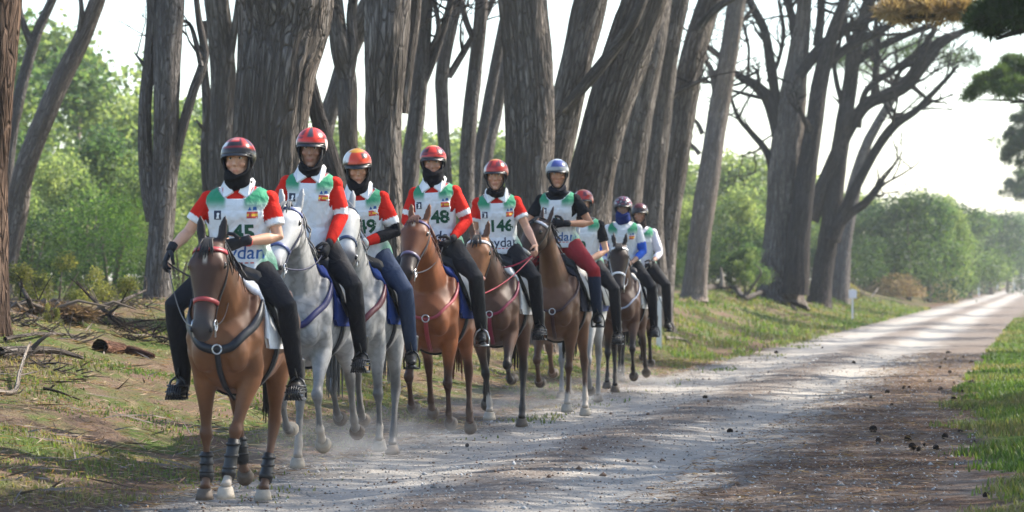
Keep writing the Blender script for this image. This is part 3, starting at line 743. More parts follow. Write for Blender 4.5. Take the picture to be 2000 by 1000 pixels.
for px, top, d in ((700, 470, 80), (900, 460, 85), (1340, 440, 100), (1420, 430, 110), (1455, 470, 100), (1300, 480, 96), (1640, 430, 150), (1500, 450, 125)):
    plant('dark_bush' if px % 3 else 'mid_tree', px, top, d, 1.2)
plant('dark_tree', 1775, 358, 170, 1.0, 'big round dark evergreen bush at the bend of view, left of the road')
plant('dark_tree', 1700, 395, 178, .9, 'dark evergreen just left of the big round one')
plant('light_tree', 1862, 398, 185, .55, 'yellowish slim tree on the right flank of the big round evergreen')
for px, top, dd, kd, sx in ((1665, 410, 172, 'dark_tree', 1.), (1735, 385, 186, 'dark_tree', 1.), (1815, 380, 180, 'mid_tree', .9), (1850, 385, 215, 'dark_tree', 1.1), (1895, 392, 250, 'mid_tree', 1.2), (1935, 402, 290, 'dark_tree', 1.2), (1968, 410, 340, 'mid_tree', 1.2), (1995, 418, 420, 'dark_tree', 1.2)):
    plant(kd, px, top, dd, sx)
for i, (d, hgt) in enumerate(((215, 8.2), (245, 8.0), (280, 9.4), (320, 9.0), (370, 9.5), (430, 10.), (500, 10.5), (600, 11.), (720, 11.))):
    x = (-8.6 - (i % 3) * .7) + SL * d; px = 1000 + x / d * F; plant('mid_tree' if i % 3 else 'light_tree', px, HZ - (hgt - CAMH) / d * F, d, .95, None)
for i, (d, l) in enumerate(((250, 9.), (330, 7.), (420, 6.), (520, 5.), (660, 4.), (150, 12.), (190, 14.))):
    x = l + SL * d; px = 1000 + x / d * F; plant('mid_tree', px, HZ - 8. / d * F, d, 1.1)

# say where each background plant stands: between which trunks, and how high or far
MARKS = [(-400, 'the left edge'), (60, 'the leaning pale trunk'), (320, 'the straight grey pine'), (430, 'the leading rider'), (530, 'the massive trunk'), (680, 'the twin dark trunk'), (750, 'the thick grey trunk'), (865, 'the curved trunk'),
         (1036, 'the broad dark trunk'), (1170, 'the blue helmet rider'), (1300, 'the split pines'), (1390, 'the tilted pine'), (1540, 'the gnarled pine'), (1640, 'the branching pine'), (1775, 'the big evergreen'), (2060, 'the right edge'), (9000, 'beyond')]
ADJ = {'light_tree': 'yellow-green tree', 'mid_tree': 'mid-green tree', 'dark_tree': 'dark evergreen', 'dark_bush': 'dark bush', 'light_bush': 'bright bush', 'green_bush': 'fresh green bush', 'low_bush': 'low shrub'}
cells = {}
for px, top, dd, kind, o in PLANTED:
    i = max(k for k in range(len(MARKS)) if MARKS[k][0] <= max(px, -399))
    if px < 2060: cells.setdefault((i, kind), []).append((top, dd, o))
for (i, kind), L in cells.items():
    L.sort(key=lambda q: q[0])
    words = [''] if len(L) == 1 else (['taller ', 'lower '] if len(L) == 2 else ['tallest ', 'second tallest ', 'third tallest ', 'fourth tallest ', 'fifth tallest ', 'sixth tallest ', 'seventh tallest ', 'eighth tallest ', 'ninth tallest ', 'lowest '])
    for (top, dd, o), w_ in zip(L, words):
        o['label'] = w_ + ADJ[kind] + ' between ' + MARKS[i][1] + ' and ' + MARKS[i + 1][1]
# ------------------------------------------------------------------ horses
M_COAT = attr_mat('horse_coat', .50, .28, 220., .30, .003, .26, sheen=.02, fold=.35)
M_HAIR = {}
def hair_mat(c):
    if c not in M_HAIR: M_HAIR[c] = plain('horse_hair_%d' % len(M_HAIR), c, .55, .35, 0, .25, 60)
    return M_HAIR[c]
M_EYE = plain('dark_eye', (.012, .008, .006), .12, .6, 0, .05)
M_NOSTRIL = plain('nostril', (.008, .006, .006), .7)
def leather(c, nm='leather'): return plain(nm + '_%02x%02x%02x' % tuple(int(255 * x) for x in c), c, .45, .45, 0, .15, 50)
M_STEEL = plain('steel', (.55, .55, .55), .3, .5, 1.0, .05)
M_BLACKP = plain('black_plastic', (.012, .012, .014), .35, .5, 0, .2)
M_HOOF = plain('hoof_horn', (.11, .085, .065), .6, .3, 0, .25, 40)
M_HOOFP = plain('pale_hoof_horn', (.36, .31, .25), .65, .3, 0, .25, 40)

TORSO = [(-1.03, 1.27, 1.12, .07, 0), (-1.0, 1.34, 1.03, .14, 0), (-.92, 1.41, .95, .205, 0), (-.78, 1.475, .88, .262, .1), (-.60, 1.505, .83, .282, .12),
         (-.40, 1.475, .79, .275, .12), (-.20, 1.44, .755, .283, .14), (.0, 1.435, .735, .283, .2), (.16, 1.465, .725, .268, .35),
         (.28, 1.50, .735, .248, .5), (.40, 1.475, .765, .238, .5), (.52, 1.39, .83, .225, .35), (.62, 1.26, .90, .185, .2), (.68, 1.16, .98, .11, 0)]
HEAD = [(-.035, -.03, .045, .05), (.03, 0, .085, .078), (.10, 0, .115, .095), (.17, -.005, .128, .102), (.25, -.02, .122, .087), (.33, -.022, .098, .069),
        (.41, -.017, .078, .058), (.49, -.013, .069, .056), (.55, -.015, .064, .058), (.60, -.02, .05, .05), (.63, -.022, .024, .03)]

class Horse: pass

def build_horse(sp):
    h = Horse(); h.sp = sp
    vox = sp.get('vox', .015)
    m = MB()
    n = 22; rs = []
    for x, top, bot, w, pear in TORSO:
        mid, hh = (top + bot) / 2, (top - bot) / 2
        r = []
        for k in range(n):
            a = 2 * math.pi * k / n; s, c = math.sin(a), math.cos(a)
            r.append(V((x, w * c * (1 - pear * max(0, s) ** 1.6), mid + hh * s)))
        rs.append(r)
    m.rings(rs, V((-1.05, 0, 1.2)), V((.70, 0, 1.07)))
    for sdn in (-1, 1):     # shoulder, pectoral, haunch
        m.tube([(.20, .10 * sdn, 1.40), (.34, .165 * sdn, 1.24), (.47, .17 * sdn, 1.08), (.50, .15 * sdn, .98)], [(.06, .10), (.075, .14), (.085, .14), (.06, .10)], 14)
        m.ell((.585, .105 * sdn, 1.02), (.115, .085, .14), nu=14)
        m.tube([(.36, .19 * sdn, 1.36), (.46, .195 * sdn, 1.22), (.53, .19 * sdn, 1.08)], [(.03, .05), (.045, .06), (.03, .05)], 10)
        m.tube([(-.62, .12 * sdn, 1.36), (-.66, .16 * sdn, 1.20), (-.52, .175 * sdn, 1.0), (-.42, .185 * sdn, .88)], [(.11, .22), (.125, .27), (.11, .21), (.08, .12)], 16)
    # legs
    h.legs = {}
    h.minz = 9
    hoofs = []
    for key in ('FL', 'FR', 'HL', 'HR'):
        s = 1 if key[1] == 'L' else -1
        a1, a2, a3 = sp['legs'][key][:3]
        ly = sp['legs'][key][3] if len(sp['legs'][key]) > 3 else 0.
        dirn = lambda a, y=0.: V((math.sin(R(a)), s * y, -math.cos(R(a)))).normalized()
        if key[0] == 'F':
            A = V((.49, .145 * s, 1.04)); E = V((.35, .155 * s, .89))
            K = E + dirn(a1, ly) * .415; Ft = K + dirn(a2, ly * .7) * .275; C = Ft + dirn(a3, ly * .5) * .10
            m.tube([A, E], [(.10, .12), (.085, .11)], 12)
            segs = [(0, .082, .110), (.2, .078, .104), (.45, .056, .072), (.7, .041, .049), (.88, .037, .043)]
            m.tube([E.lerp(K, t) for t, _, _ in segs] + [K, K.lerp(Ft, .12), K.lerp(Ft, .3), K.lerp(Ft, .65), K.lerp(Ft, .88), Ft, Ft.lerp(C, .5), C],
                   [(a, b) for _, a, b in segs] + [(.046, .050), (.038, .043), (.025, .033), (.023, .032), (.027, .034), (.036, .041), (.028, .033), (.042, .047)], 12)
            m.ell(K + V((.012, 0, 0)), (.045, .047, .055))
            h.legs[key] = (E, K, Ft, C)
        else:
            Sf = V((-.40, .18 * s, .91))
            K = Sf + dirn(a1, ly) * .435; Ft = K + dirn(a2, ly * .7) * .385; C = Ft + dirn(a3, ly * .5) * .105
            m.tube([V((-.50, .17 * s, 1.05)), Sf, Sf.lerp(K, .25), Sf.lerp(K, .5), Sf.lerp(K, .75), K, K.lerp(Ft, .14), K.lerp(Ft, .35), K.lerp(Ft, .65), K.lerp(Ft, .88), Ft, Ft.lerp(C, .5), C],
                   [(.10, .18), (.092, .14), (.078, .115), (.060, .085), (.042, .056), (.046, .060), (.040, .052), (.030, .038), (.027, .035), (.030, .038), (.038, .045), (.030, .035), (.043, .048)], 12)
            back = (K - Sf).normalized()
            m.ell(K + back * .03 + V((-.025, 0, .01)), (.035, .032, .045))
            h.legs[key] = (Sf, K, Ft, C)
        hd = dirn(a3, 0)
        T = C + hd * .085
        gq = R(a3) - R(38)
        h.minz = min(h.minz, (C + hd * .012).z - .068 * math.cos(gq) - .066 * abs(math.sin(gq)) - .006)
        hoofs.append((key, C, T, hd))
    # neck
    na, yaw = R(sp.get('neck', 45)), R(sp.get('nyaw', 0))
    L = .70
    B = V((.42, 0, 1.36))
    P = B + V((math.cos(na) * math.cos(yaw), math.cos(na) * math.sin(yaw), math.sin(na))) * L
    up = V((-math.sin(na), 0, math.cos(na)))
    q0, q2 = V((.34, 0, 1.20)), P + V((-.03, 0, -.07))
    q1 = (q0 + q2) / 2 + up * .10 + V((.02, 0, .02))
    h.neckpath = bez(q0, q1, q2, 9)
    rad = [(.165, .27), (.158, .25), (.145, .225), (.130, .20), (.115, .178), (.102, .16), (.092, .146), (.085, .134), (.080, .122), (.075, .105)]
    m.tube(h.neckpath, rad, 16)
    # head
    hp, hy, hr = R(sp.get('pitch', 32)), R(sp.get('hyaw', 0)), R(sp.get('hroll', 0))
    Mh = rotz(hy) @ rotx(hr)
    a = Mh @ V((math.sin(hp), 0, -math.cos(hp))); nn = Mh @ V((math.cos(hp), 0, math.sin(hp))); yy = Mh @ V((0, 1, 0))
    def hpt(s, n_, y): return P + a * s + nn * n_ + yy * y
    h.hpt, h.P, h.a, h.nn, h.yy = hpt, P, a, nn, yy
    rs = []
    for s, off, hh, hw in HEAD:
        r = []
        for k in range(16):
            q = 2 * math.pi * k / 16; sn, cs = math.sin(q), math.cos(q)
            r.append(hpt(s, off + hh * (abs(sn) ** .85) * (1 if sn > 0 else -1), 1.2 * hw * cs * (1 - .28 * max(0, -sn))))
        rs.append(r)
    m.rings(rs, hpt(-.06, -.03, 0), hpt(.64, -.022, 0))
    Mb = Matrix((a, yy, nn)).transposed()
    for sdn in (-1, 1):
        m.ell(hpt(.20, -.055, .070 * sdn), (.10, .036, .075), Mb)
        m.ell(hpt(.15, .055, .094 * sdn), (.045, .026, .032), Mb)
        m.ell(hpt(.555, .012, .047 * sdn), (.042, .026, .034), Mb)
        e0 = hpt(-.01, -.005, .060 * sdn)
        ed = (-a * .94 + nn * sp.get('ears', .25) + yy * .12 * sdn).normalized()
        m.tube([e0 - ed * .03, e0 + ed * .03, e0 + ed * .075, e0 + ed * .12, e0 + ed * .158, e0 + ed * .182],
               [(.026, .022), (.032, .019), (.037, .016), (.033, .014), (.022, .012), (.009, .009)], 10, side=yy)
    m.ell(hpt(.555, -.068, 0), (.045, .032, .03), Mb)
    me = remesh(m, vox, 5, 'horse_body')
    co = coords(me)
    h.bvh = bvh_of(me)
    # coat
    base = np.array(sp['coat']); col = np.tile(base, (len(co), 1))
    rng = np.random.RandomState(sp['seed'])
    def seg(Pa, Pb):
        Pa, Pb = np.array(Pa), np.array(Pb); d = Pb - Pa
        t = np.clip(((co - Pa) @ d) / (d @ d), 0, 1)
        return np.linalg.norm(co - (Pa + t[:, None] * d), axis=1), t
    def blend(mask, c):
        col[:] = col * (1 - mask[:, None]) + np.array(c) * mask[:, None]
    if sp.get('dapple'):
        ns = np.array([noise.noise(V(p) * 11 + V((sp['seed'], 0, 0))) + .5 * noise.noise(V(p) * 23) for p in co])
        amt = np.clip((.8 - np.abs(co[:, 0]) * .2), .3, 1) * sp['dapple']
        blend(np.clip((.25 - np.abs(ns)) * 4, 0, 1) * amt, np.array(sp['coat']) * .36)
    dors = sstep(1.05, 1.5, co[:, 2] - .0) * (co[:, 0] < .6)
    blend(dors * .30, base * .45); blend(sstep(.98, .80, co[:, 2]) * sstep(.6, .75, co[:, 2]) * .35, base * 1.5)
    if 'belly' in sp: blend(sstep(1.05, .75, co[:, 2]) * (np.abs(co[:, 0] + .1) < .6) * .6, sp['belly'])
    # head / neck
    hs = (co - np.array(P)) @ np.array(a); hn = (co - np.array(P)) @ np.array(nn); hyv = (co - np.array(P)) @ np.array(yy)
    dh, _ = seg(hpt(.0, -.02, 0), hpt(.62, -.02, 0))
    onhead = sstep(.19, .13, dh) * sstep(-.12, .0, hs)
    if 'face' in sp: blend(onhead, sp['face'])
    if 'muzzle' in sp: blend(onhead * sstep(sp.get('muz0', .40), sp.get('muz0', .40) + .12, hs), sp['muzzle'])
    if 'blaze' in sp:
        s0, s1, w = sp['blaze']
        blend(sstep(w * 1.4, w * .7, np.abs(hyv + .006 * np.sin(hs * 30))) * (hn > 0) * onhead * sstep(s0 - .02, s0 + .02, hs) * sstep(s1 + .02, s1 - .02, hs), (.5, .43, .36))
    ear = (hs < -.03) & (dh > .05) & (hn > -.2)
    if 'ear' in sp: blend(ear.astype(float) * (dh < .25), sp['ear'])
    # legs
    for key in h.legs:
        E, K, Ft, C = h.legs[key]
        d1, t1 = seg(E, K); d2, t2 = seg(K, Ft); d3, t3 = seg(Ft, C)
        low = np.where(np.minimum(d2, d3) < np.minimum(d1, .09), 1., 0.)
        up_ = sstep(.35, .95, t1) * (d1 < .12) * (d1 <= np.minimum(d2, d3) + .01)
        lc = sp.get('legcol')
        if lc is not None: blend(np.clip(np.maximum(low, up_), 0, 1) * sp.get('legamt', 1.), lc)
        sk = sp.get('socks', {}).get(key)
        if sk is not None:
            along = np.where(d3 < d2, 1 + t3, t2)
            blend(low * sstep(sk - .08, sk + .05, along + .05 * np.sin(co[:, 1] * 200)), sp.get('sockcol', (.40, .34, .28)))
    mott = np.array([noise.noise(V(p) * 4 + V((0, sp['seed'], 3))) for p in co])
    mott2 = np.array([noise.noise(V(p) * 14 + V((5, sp['seed'], 1))) for p in co])
    col *= (1 + .22 * mott + .12 * mott2)[:, None]
    blend(sstep(.55, .05, co[:, 2]) * .30 * np.clip(.6 + mott2, 0, 1), (.22, .19, .16))
    setcol(me, np.clip(col, 0, 1))
    me.materials.append(M_COAT)

    # root
    d = sp['d']; X = (sp['px'] - 1000) / F * d
    sc = sp.get('scale', 1.0)
    root = empty('horse', (X, d, gz(X, d) - h.minz * sc + sp.get('lift', 0.)), R(sp.get('head', -96.5)), sc)
    # the Empty stands at the front feet; the body model keeps its own origin
    off = V((-.37, 0, 0)); h.off = off
    h.root = root
    tag(root, sp['label'], 'horse', 'horses trotting in single file')
    def part(name, me_or_mb, mat=None, par=None, smooth=True):
        o = me_or_mb.build(name, mat, par or root, smooth) if isinstance(me_or_mb, MB) else link(name, me_or_mb, mat, par or root)
        if par is None: o.location = off
        return o
    h.part = part
    part('horse_body', me)
    for key, C, T, hd in hoofs:
        b = MB(); sx = V((0, 1, 0)); fw = sx.cross(hd) * -1
        if fw.x < 0: fw = -fw
        gd = V((math.sin(R(sp['legs'][key][2]) - R(38)), 0, -math.cos(R(sp['legs'][key][2]) - R(38))))
        rs = []
        for t, r1, r2 in ((-.12, .042, .046), (0, .048, .053), (.5, .055, .062), (1, .062, .072)):
            c = C + hd * .012 + gd * (.068 * t) + fw * (.012 * t)
            q = []
            ax = sx; bx = ax.cross(gd); bx = bx if bx.dot(fw) > 0 else -bx
            for k in range(14):
                an = 2 * math.pi * k / 14
                q.append(c + ax * (r1 * math.cos(an)) + bx * (r2 * math.sin(an) * (1 if math.sin(an) > 0 else .75)))
            rs.append(q)
        b.rings(rs, rs[0][0].lerp(rs[0][7], .5), rs[-1][0].lerp(rs[-1][7], .5) - gd * .008)
        part('hoof', b, M_HOOFP if key in sp.get('palehoof', ()) else M_HOOF)
    for key in sp.get('boots', {}):
        E, K, Ft, C = h.legs[key]; b = MB(); f0 = sp['boots'][key]
        b.tube([K.lerp(Ft, f0), K.lerp(Ft, (1 + f0) / 2), K.lerp(Ft, .92), Ft, Ft.lerp(C, .35)], [(.040, .048), (.042, .049), (.044, .051), (.050, .056), (.044, .05)], 12, cap=.05)
        for q in (.15, .5, .85):
            p_ = K.lerp(Ft, f0 + (1 - f0) * q); b.tube([p_ - V((0, 0, .008)), p_ + V((0, 0, .008))], [(.049, .056)] * 2, 12, cap=.05)
        part('leg_boot', b, leather(sp.get('bootcol', (.014, .013, .013)), 'boot_neoprene'))
    for sdn in (-1, 1):
        b = MB(); b.ell(hpt(.152, .04, .113 * sdn), (.024, .014, .02), Mb); part('eye', b, M_EYE)
        b = MB(); b.ell(hpt(.572, .022, .061 * sdn), (.020, .013, .014), Mb); part('nostril', b, M_NOSTRIL)
    # mane, forelock, tail: many thin locks
    hm = hair_mat(sp['mane'])
    b = MB()
    mside = sp.get('mside', -1)
    for k in range(sp.get('nmane', 90)):
        t = rng.uniform(.12, 1.0)
        i = min(int(t * 9), 8); c = h.neckpath[i].lerp(h.neckpath[i + 1], t * 9 - i)
        tan = (h.neckpath[i + 1] - h.neckpath[i]).normalized()
        upn = V((0, 1, 0)).cross(tan); upn = upn if upn.z > 0 else -upn
        crest = c + upn * (rad[i][1] * .97); L_ = rng.uniform(.10, .24)
        s_ = mside if rng.rand() < .85 else -mside
        side = V((0, s_, 0))
        p = [crest + V((0, rng.uniform(-.02, .02), -.01)), crest + side * .05 + upn * .02, crest + side * (.09 + rng.uniform(0, .03)) - upn * L_ * .5 + tan * rng.uniform(-.04, .04),
             crest + side * (.11 + rng.uniform(0, .05)) - upn * L_ + tan * rng.uniform(-.06, .06)]
        b.tube(p, [(.012, .008), (.014, .008), (.011, .006), (.003, .002)], 5, side=tan)
    part('mane', b, hm)
    b = MB()
    for k in range(16):
        y = rng.uniform(-.03, .03)
        b.tube([hpt(-.04, .02, y * .6), hpt(.0, .10, y), hpt(.06, .125, y * 1.6), hpt(rng.uniform(.09, .15), .137, y * 2.2)], [(.008, .006), (.010, .005), (.007, .004), (.002, .002)], 5, side=yy)
    part('forelock', b, hm)
    b = MB()
    for k in range(40):
        y = rng.uniform(-.05, .05)
        b.tube([(-1.02, y * .4, 1.30), (-1.10, y * .8, 1.22), (-1.16 + rng.uniform(-.03, .03), y * 1.3, .95), (-1.12 + rng.uniform(-.05, .05), y * 1.5, rng.uniform(.45, .7))], [.018, .022, .018, .004], 5)
    part('tail', b, hm)

    # ---------------- tack
    tc = leather(sp['tack']); bc = leather(sp.get('brow', sp['tack']))
    bv = h.bvh
    # bridle > browband, noseband, bit
    b = MB()
    for sdn in (-1, 1):
        ribbon(b, [hpt(-.02, -.02, .07 * sdn), hpt(.08, -.02, .10 * sdn), hpt(.20, -.03, .11 * sdn), hpt(.36, -.03, .08 * sdn), hpt(.515, -.035, .065 * sdn)], .020, .004, bv, .007)
    ribbon(b, [hpt(-.02, -.02, .075), hpt(-.045, -.0, .03), hpt(-.045, 0, -.03), hpt(-.02, -.02, -.075)], .026, .004, bv, .010)
    ribbon(b, [hpt(.0, -.03, .08), hpt(.12, -.10, .085), hpt(.22, -.16, .04), hpt(.22, -.16, -.04), hpt(.12, -.10, -.085), hpt(.0, -.03, -.08)], .014, .004, bv, .009)
    br = part('bridle', b, tc)
    b = MB(); ribbon(b, [hpt(.055, .0, .10), hpt(.055, .08, .085), hpt(.055, .13, .03), hpt(.055, .13, -.03), hpt(.055, .08, -.085), hpt(.055, .0, -.10)], .030, .005, bv, .011)
    part('browband', b, bc, br)
    b = MB(); q = [hpt(.385, -.017 + .10 * math.sin(t), .075 * math.cos(t)) for t in [2 * math.pi * k / 18 for k in range(19)]]
    ribbon(b, q, .026, .005, bv, .009)
    part('noseband', b, leather(sp.get('nose', sp.get('brow', sp['tack']))), br)
    b = MB(); h.bit = {}
    for sdn in (-1, 1):
        c = hpt(.525, -.035, .072 * sdn); h.bit[sdn] = c
        b.tube([c + a * (.034 * math.cos(t)) + nn * (.034 * math.sin(t)) for t in [2 * math.pi * k / 14 for k in range(15)]], [.005] * 15, 6, side=yy)
        b.tube([c + nn * .01, c - nn * .02 + a * .07], [.006, .006], 6, side=yy)
    b.tube([h.bit[1], h.bit[-1]], [.006, .006], 6, side=a)
    part('bit', b, M_STEEL, br)
    # breastplate
    if sp.get('breast') is not None:
        b = MB()
        for sdn in (-1, 1):
            ribbon(b, [(.80, .0, 1.00), (.75, .10 * sdn, 1.06), (.65, .21 * sdn, 1.16), (.50, .30 * sdn, 1.27), (.36, .32 * sdn, 1.34)], sp.get('bw', .045), .007, bv, .012)
        ribbon(b, [(.80, .0, 1.02), (.80, .0, .92), (.62, 0, .80), (.40, 0, .70)], .035, .006, bv, .010)
        bp = part('breastplate', b, leather(sp['breast']))
        b = MB(); q, nr, i_, dd = bv.find_nearest(V((.78, 0, 1.02)))
        b.tube([q + nr * .02 + V((0, .03 * math.cos(t), .03 * math.sin(t))) for t in [2 * math.pi * k / 12 for k in range(13)]], [.006] * 13, 6, side=(1, 0, 0))
        part('ring', b, M_STEEL, bp)
    # saddle pad, saddle, girth, stirrups
    def wrap(x0, x1, zlow, off, nx, na_, taper=.0, lip=None, thick=.012, amp=0.):
        b = MB(); outer, inner = [], []
        for i in range(nx + 1):
            fx = i / nx; x = x0 + (x1 - x0) * fx
            e = min(fx, 1 - fx) * 2
            zl = zlow + taper * (1 - min(1, e * 3)) ** 2
            ro, ri = [], []
            th0 = 0.
            for k in range(na_ + 1):
                f = k / na_ * 2 - 1
                z_ = 1.62 - (1.62 - zl) * abs(f) ** .9
                # sample a point wide of the barrel at this girth angle and drop it to the skin
                ang = math.pi / 2 - f * math.pi / 2 * 1.12
                o_ = V((x, .62 * math.cos(ang) * 1.0, 1.08 + .62 * math.sin(ang)))
                tgt = V((x, 0, 1.08))
                hit = bv.ray_cast(o_, (tgt - o_).normalized())
                p = hit[0] if hit[0] is not None else tgt
                nr = V((0, math.cos(ang), math.sin(ang)))
                if p.z < zl:                                    # bottom edge
                    p = V((x, p.y, zl)); qq, n2, _, _ = bv.find_nearest(p); p = V((x, qq.y, max(zl, qq.z)))
                w = amp * noise.noise(V((x * 9, f * 5, sp['seed'])))
                ln = lip(fx) if lip else 0.
                ro.append(p + nr * (off + thick + w) + V((0, 0, ln * (1 - f * f) ** 2))); ri.append(p + nr * max(.002, off - .004))
            outer.append(ro); inner.append(ri)
        N = na_ + 1
        vs = [p for r in outer for p in r] + [p for r in inner for p in r]; O = len(outer) * N; fs = []
        for i in range(nx):
            for k in range(na_):
                A = i * N + k
                fs.append((A, A + 1, A + N + 1, A + N)); fs.append((O + A, O + A + N, O + A + N + 1, O + A + 1))
        for i in range(nx):
            for k in (0, na_):
                A = i * N + k; fs.append((A, A + N, O + A + N, O + A))
        for k in range(na_):
            for i in (0, nx):
                A = i * N + k; fs.append((A, A + 1, O + A + 1, O + A))
        b.add(vs, fs); return b
    b = wrap(-.52, .36, sp.get('padz', .98), .006, 14, 40, .10, None, .022, .006)
    part('saddle_pad', b, plain('pad_%02x%02x%02x' % tuple(int(255 * x) for x in sp['pad']), sp['pad'], .9, .1, 0, .12, 45, .5, .01))
    if sp.get('pad2'):
        b = wrap(-.40, .24, sp.get('padz', .98) + .08, .032, 10, 36, .06, None, .008); part('saddle_cloth', b, plain('cloth2_%02x%02x%02x' % tuple(int(255 * x) for x in sp['pad2']), sp['pad2'], .85, .15))
    b = wrap(-.36, .20, 1.10, .038, 14, 32, .12, lambda f: .085 * max(0, (.22 - f) / .22) ** 1.5 + .075 * max(0, (f - .78) / .22) ** 1.5, .02)
    sdl = part('saddle', b, leather(sp.get('saddle', (.015, .013, .012))))
    b = MB(); ribbon(b, [V((.12, .34 * math.cos(t), 1.06 + .37 * math.sin(t))) for t in [math.pi * (1.02 + .96 * k / 16) for k in range(17)]], .07, .008, bv, .012)
    part('girth', b, leather((.02, .02, .022)))
    h.sdl = sdl
    return h
M_WPOST = plain('white_post', (.72, .72, .70), .55, .3, 0, .06, 12)
# ------------------------------------------------------------------ riders
M_SKIN = attr_mat('skin', .5, .4, 70., .1, .002, .08)
M_SHIRT = attr_mat('riding_shirt', .85, .1, 200., .6, .02, .10, fold=1.6)
M_BIB = attr_mat('printed_bib', .7, .2, 200., .6, .018, .06, fold=1.6)
M_HELM = attr_mat('painted_helmet', .28, .4, 20., .0, .001, .03, coat=.2)
M_BREECH = {}
M_KNIT = {}
M_GREEN_INK = plain('green_ink', (.008, .07, .04), .6, .3, 0, .1)
M_BLUE_INK = plain('blue_ink', (.02, .09, .28), .6, .3, 0, .1)
M_DARK_INK = plain('dark_ink', (.02, .03, .06), .6, .3, 0, .1)
M_RED_INK = plain('red_ink', (.5, .06, .05), .6, .3, 0, .1)
M_YEL_INK = plain('yellow_ink', (.75, .42, .04), .6, .3, 0, .1)
M_WHITE_INK = plain('white_ink', (.75, .75, .76), .6, .3, 0, .05)
M_COLLAR = plain('white_collar', (.78, .78, .78), .75, .2, 0, .05, 60)
M_GLOVE = plain('black_glove', (.013, .013, .017), .7, .3, 0, .25, 60)
M_WHITE_EYE = plain('eye_white', (.6, .58, .55), .3, .5)
M_BROW = plain('eyebrow_hair', (.025, .016, .011), .7)
M_BOOT = plain('black_boot', (.014, .013, .013), .5, .4, 0, .25, 40)
TOR = [(-.10, .13, .10, 0), (-.05, .165, .12, 0), (.02, .172, .125, 0), (.10, .155, .112, .005), (.20, .158, .115, .012), (.30, .178, .125, .018), (.38, .186, .12, .012), (.43, .18, .102, .004), (.47, .145, .082, -.004), (.505, .085, .066, -.004)]

def hand(mb, W, d, pn, u, s=1.0, curl=50, long=1.0):
    """palm, four fingers of unequal length that bend, and a thumb that leaves the side of the palm"""
    d, pn = d.normalized(), pn.normalized(); u = (u - d * u.dot(d)).normalized(); pn = d.cross(u) if d.cross(u).dot(pn) > 0 else -d.cross(u)
    mb.tube([W - d * .01, W + d * .03 * s, W + d * .065 * s, W + d * .09 * s], [(.026 * s, .019 * s), (.036 * s, .017 * s), (.042 * s, .016 * s), (.040 * s, .013 * s)], 10, side=u)
    for o, L in ((.031, .070), (.0105, .080), (-.0105, .074), (-.031, .058)):
        p = W + d * (.082 if abs(o) < .02 else .076) * s + u * o * s; P = [p - d * .02 * s, p]; a = R(curl * .6)
        for f in (.45, .32, .23):
            dd = d * math.cos(a) + pn * math.sin(a); p = p + dd * L * f * s; P.append(p); a += R(curl)
        mb.tube(P, [.0095 * s, .0105 * s, .0098 * s, .009 * s, .0078 * s], 7, side=u)
    p0 = W + d * .018 * s + u * .026 * s
    p1 = p0 + (u * .75 + d * .55 + pn * .35).normalized() * .040 * s
    p2 = p1 + (d * .85 + pn * .5 + u * .15).normalized() * .034 * s
    p3 = p2 + (d * .7 + pn * .7 - u * .25).normalized() * .026 * s
    mb.tube([p0, p1, p2, p3], [.014 * s, .0125 * s, .011 * s, .009 * s], 7, side=pn)

